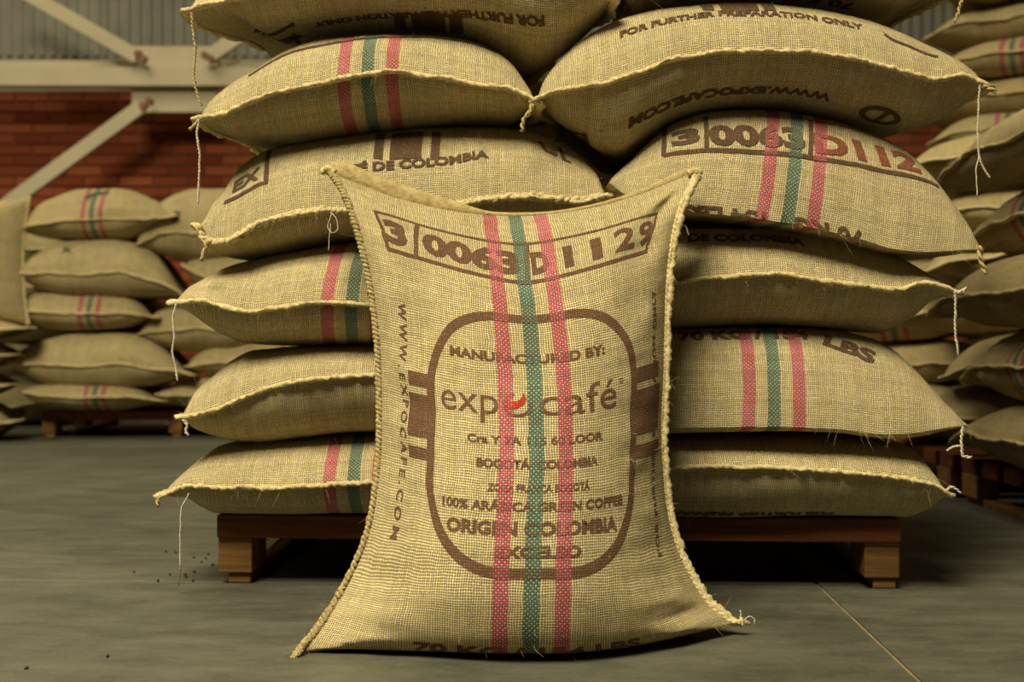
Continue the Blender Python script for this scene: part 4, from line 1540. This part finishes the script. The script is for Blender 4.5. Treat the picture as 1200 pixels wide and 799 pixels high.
bg_mark('B0', 't', [(101, 232), (106, 228), (114, 226), (128, 225)], 0.03, INK_GREEN)
bg_mark('B1', 't', [(74, 296), (82, 288)], 0.012, INK_GREEN)
bg_mark('B1', 't', [(75, 289), (82, 295)], 0.012, INK_GREEN)
bg_mark('C0', 't', [(203, 258), (209, 247)], 0.03, INK_GREEN)
bg_mark('G4', 't', [(16, 297), (19, 294), (22, 296), (22, 300), (19, 302), (16, 300)], 0.010, INK_GREEN, True)
bg_mark('G3', 't', [(11, 345), (24, 346)], 0.035, INK_GREEN)
bg_mark('G2', 't', [(26, 380), (33, 388)], 0.05, INK_GREEN)
bg_mark('G0', 'b', [(12, 482), (30, 484)], 0.05, INK_DARK)

# ------------------------------------------------------------------ dim stacks at the right
def local_sack(label, loc, rz, Wd, D, H, orient, seed, tint, group=None, stripe=None, sag=0.0):
    n = 44
    un = np.linspace(-1, 1, n)
    x = un * Wd / 2
    ln = (1 - np.abs(un) ** 2.8) ** 0.85
    jit = np.array([nz(u * 2.5, seed, 3) for u in un])
    zs = H * 0.48 * (1 - 0.35 * un ** 4) + jit * 0.02 * ln - 0.3 * H * un ** 8 * 0.3
    zt = zs + (H * (1 + 0.04 * jit) - zs) * ln
    zb = zs + (0.0 - zs) * ln
    yf = -D / 2 + 0.03 * un ** 2
    r_ = lying_sack(label, x, yf, zs, zt, zb, D, orient, stripe if stripe is not None else 9.0, seed=seed, nw=30,
                    tint=tint, group=group, hem=0.012, detail=False, loc=loc, rz=rz)
    return r_


T3 = (1.0, 0.96, 0.90)
rr_ = random.Random(5)
pallet('dark pallet under the dim stack beside the main stack', (1.25 + 0.5, 2.45, 0), 1.0, 1.0, 0.125, 0.0)
near = [('lowest dim sack of the stack beside the main pallet', 'side', 0.125, 0.170),
        ('dim striped sack, second from the floor in the stack beside the main pallet', 'end', 0.285, 0.200),
        ('dim plain sack in the middle of the stack beside the main pallet', 'side', 0.470, 0.180),
        ('striped sack under the red-stencilled one in the stack beside the main pallet', 'end', 0.635, 0.195),
        ('sack with red stencil on top of the stack beside the main pallet', 'side', 0.815, 0.190)]
for k, (lab, ori, z0, H) in enumerate(near):
    wd, dp = (0.84, 0.60) if ori == 'side' else (0.66, 0.84)
    xl = 1.14 + (0.03, 0.05, -0.02, 0.06, 0.0)[k]
    yc_ = 2.95 if ori == 'side' else 3.00
    info['N%d' % k] = local_sack(lab, (xl + dp / 2, yc_, z0), -math.pi / 2 + rr_.uniform(-0.05, 0.05), wd, dp, H, ori, 80 + k, T3, None, 0.05 if ori == 'end' else None)


def side_print(k, fn):
    r_ = info[k]
    P = r_['P']
    kk = P.shape[1] // 2
    ds_ = np.concatenate([[0], np.cumsum(np.linalg.norm(np.diff(P[:, 0], axis=0), axis=1))])
    T = np.concatenate([np.zeros((P.shape[0], 1)), np.cumsum(np.linalg.norm(np.diff(P[:, :kk], axis=1), axis=2), axis=1)], axis=1)
    T = 0.3 * T + 0.7 * T[11:-11].mean(axis=0)[None, :]
    sh_ = Sheet(P[:, :kk], np.repeat(ds_[:, None], kk, 1), T, 0.006, (0, -1, 0.3))
    fn(Print(sh_, lambda q: q + np.array([0.9, 0]), r_['bag'], r_['base'], 0.02, 0.003))


side_print('N4', lambda p: p.text('JA', (0.55, 0.17), (0.66, 0.17), 0.05, INK_RED, 0.04))
side_print('N1', lambda p: p.text('70 KG', (0.07, 0.10), (0.30, 0.12), 0.055, INK_DARK, 0.04))
# farther columns, taller
cols = [(1.68, 3.98, 6, 'behind the dim stack'), (1.56, 4.95, 5, 'in the low stack behind the dim stack'), (2.24, 5.60, 14, 'in the tall stack under the grey siding')]
words = ['lowest', 'second lowest', 'third lowest', 'fourth from the floor', 'fifth from the floor', 'sixth from the floor', 'seventh from the floor',
         'eighth from the floor', 'ninth from the floor', 'tenth from the floor', 'eleventh from the floor', 'twelfth from the floor', 'thirteenth from the floor', 'fourteenth from the floor']
for ci, (cx, cy, rows, where) in enumerate(cols):
    z0 = 0.125
    for k in range(rows):
        ori = 'end' if (k + ci) % 2 else 'side'
        wd, dp = (0.82, 0.60) if ori == 'side' else (0.64, 0.80)
        H = 0.17 + rr_.uniform(-0.01, 0.015)
        local_sack('dim sack %s, %s' % (where, words[k]), (cx + rr_.uniform(-0.05, 0.05) + (0.010 * k if ci == 2 else 0) , cy + rr_.uniform(-0.04, 0.04), z0),
                   rr_.uniform(-0.12, 0.12) + (-0.5 if ci else -0.35), wd, dp, H, ori, 100 + 20 * ci + k, T3, None, 0.0 if ori == 'end' else None)
        z0 += H - 0.012
    pallet('pallet under the dim sacks %s' % where, (cx + 0.02, cy - 0.46, 0), 0.9, 0.92, 0.125, 0.0)

# ------------------------------------------------------------------ back row on the main pallet (added to keep the column gap dark) and unseen layers above the frame
for k, (z0, H) in enumerate(((0.127, 0.155), (0.280, 0.165), (0.440, 0.175), (0.610, 0.190), (0.795, 0.180), (0.970, 0.170))):
    local_sack('added back-row sack keeping the column gap of the main stack dark, %s' % words[k], (0.10, 3.18, z0), 0.0, 0.86, 0.46, H, 'side', 200 + k, T3)
for k, (x0, z0) in enumerate(((-0.17, 1.185), (0.52, 1.285), (-0.17, 1.353), (0.52, 1.453))):  # out of view, added to cast shade on the dim stacks
    local_sack('unseen shade-casting sack added, %s the %s column of the main stack' % (('resting on', 'crowning')[k // 2], ('brick-side', 'dim-stack-side')[k % 2]), (x0, 2.46, z0), YAW, 0.66, 0.78, 0.18, 'end', 220 + k, (1, 0.97, 0.9), None, 0.0)
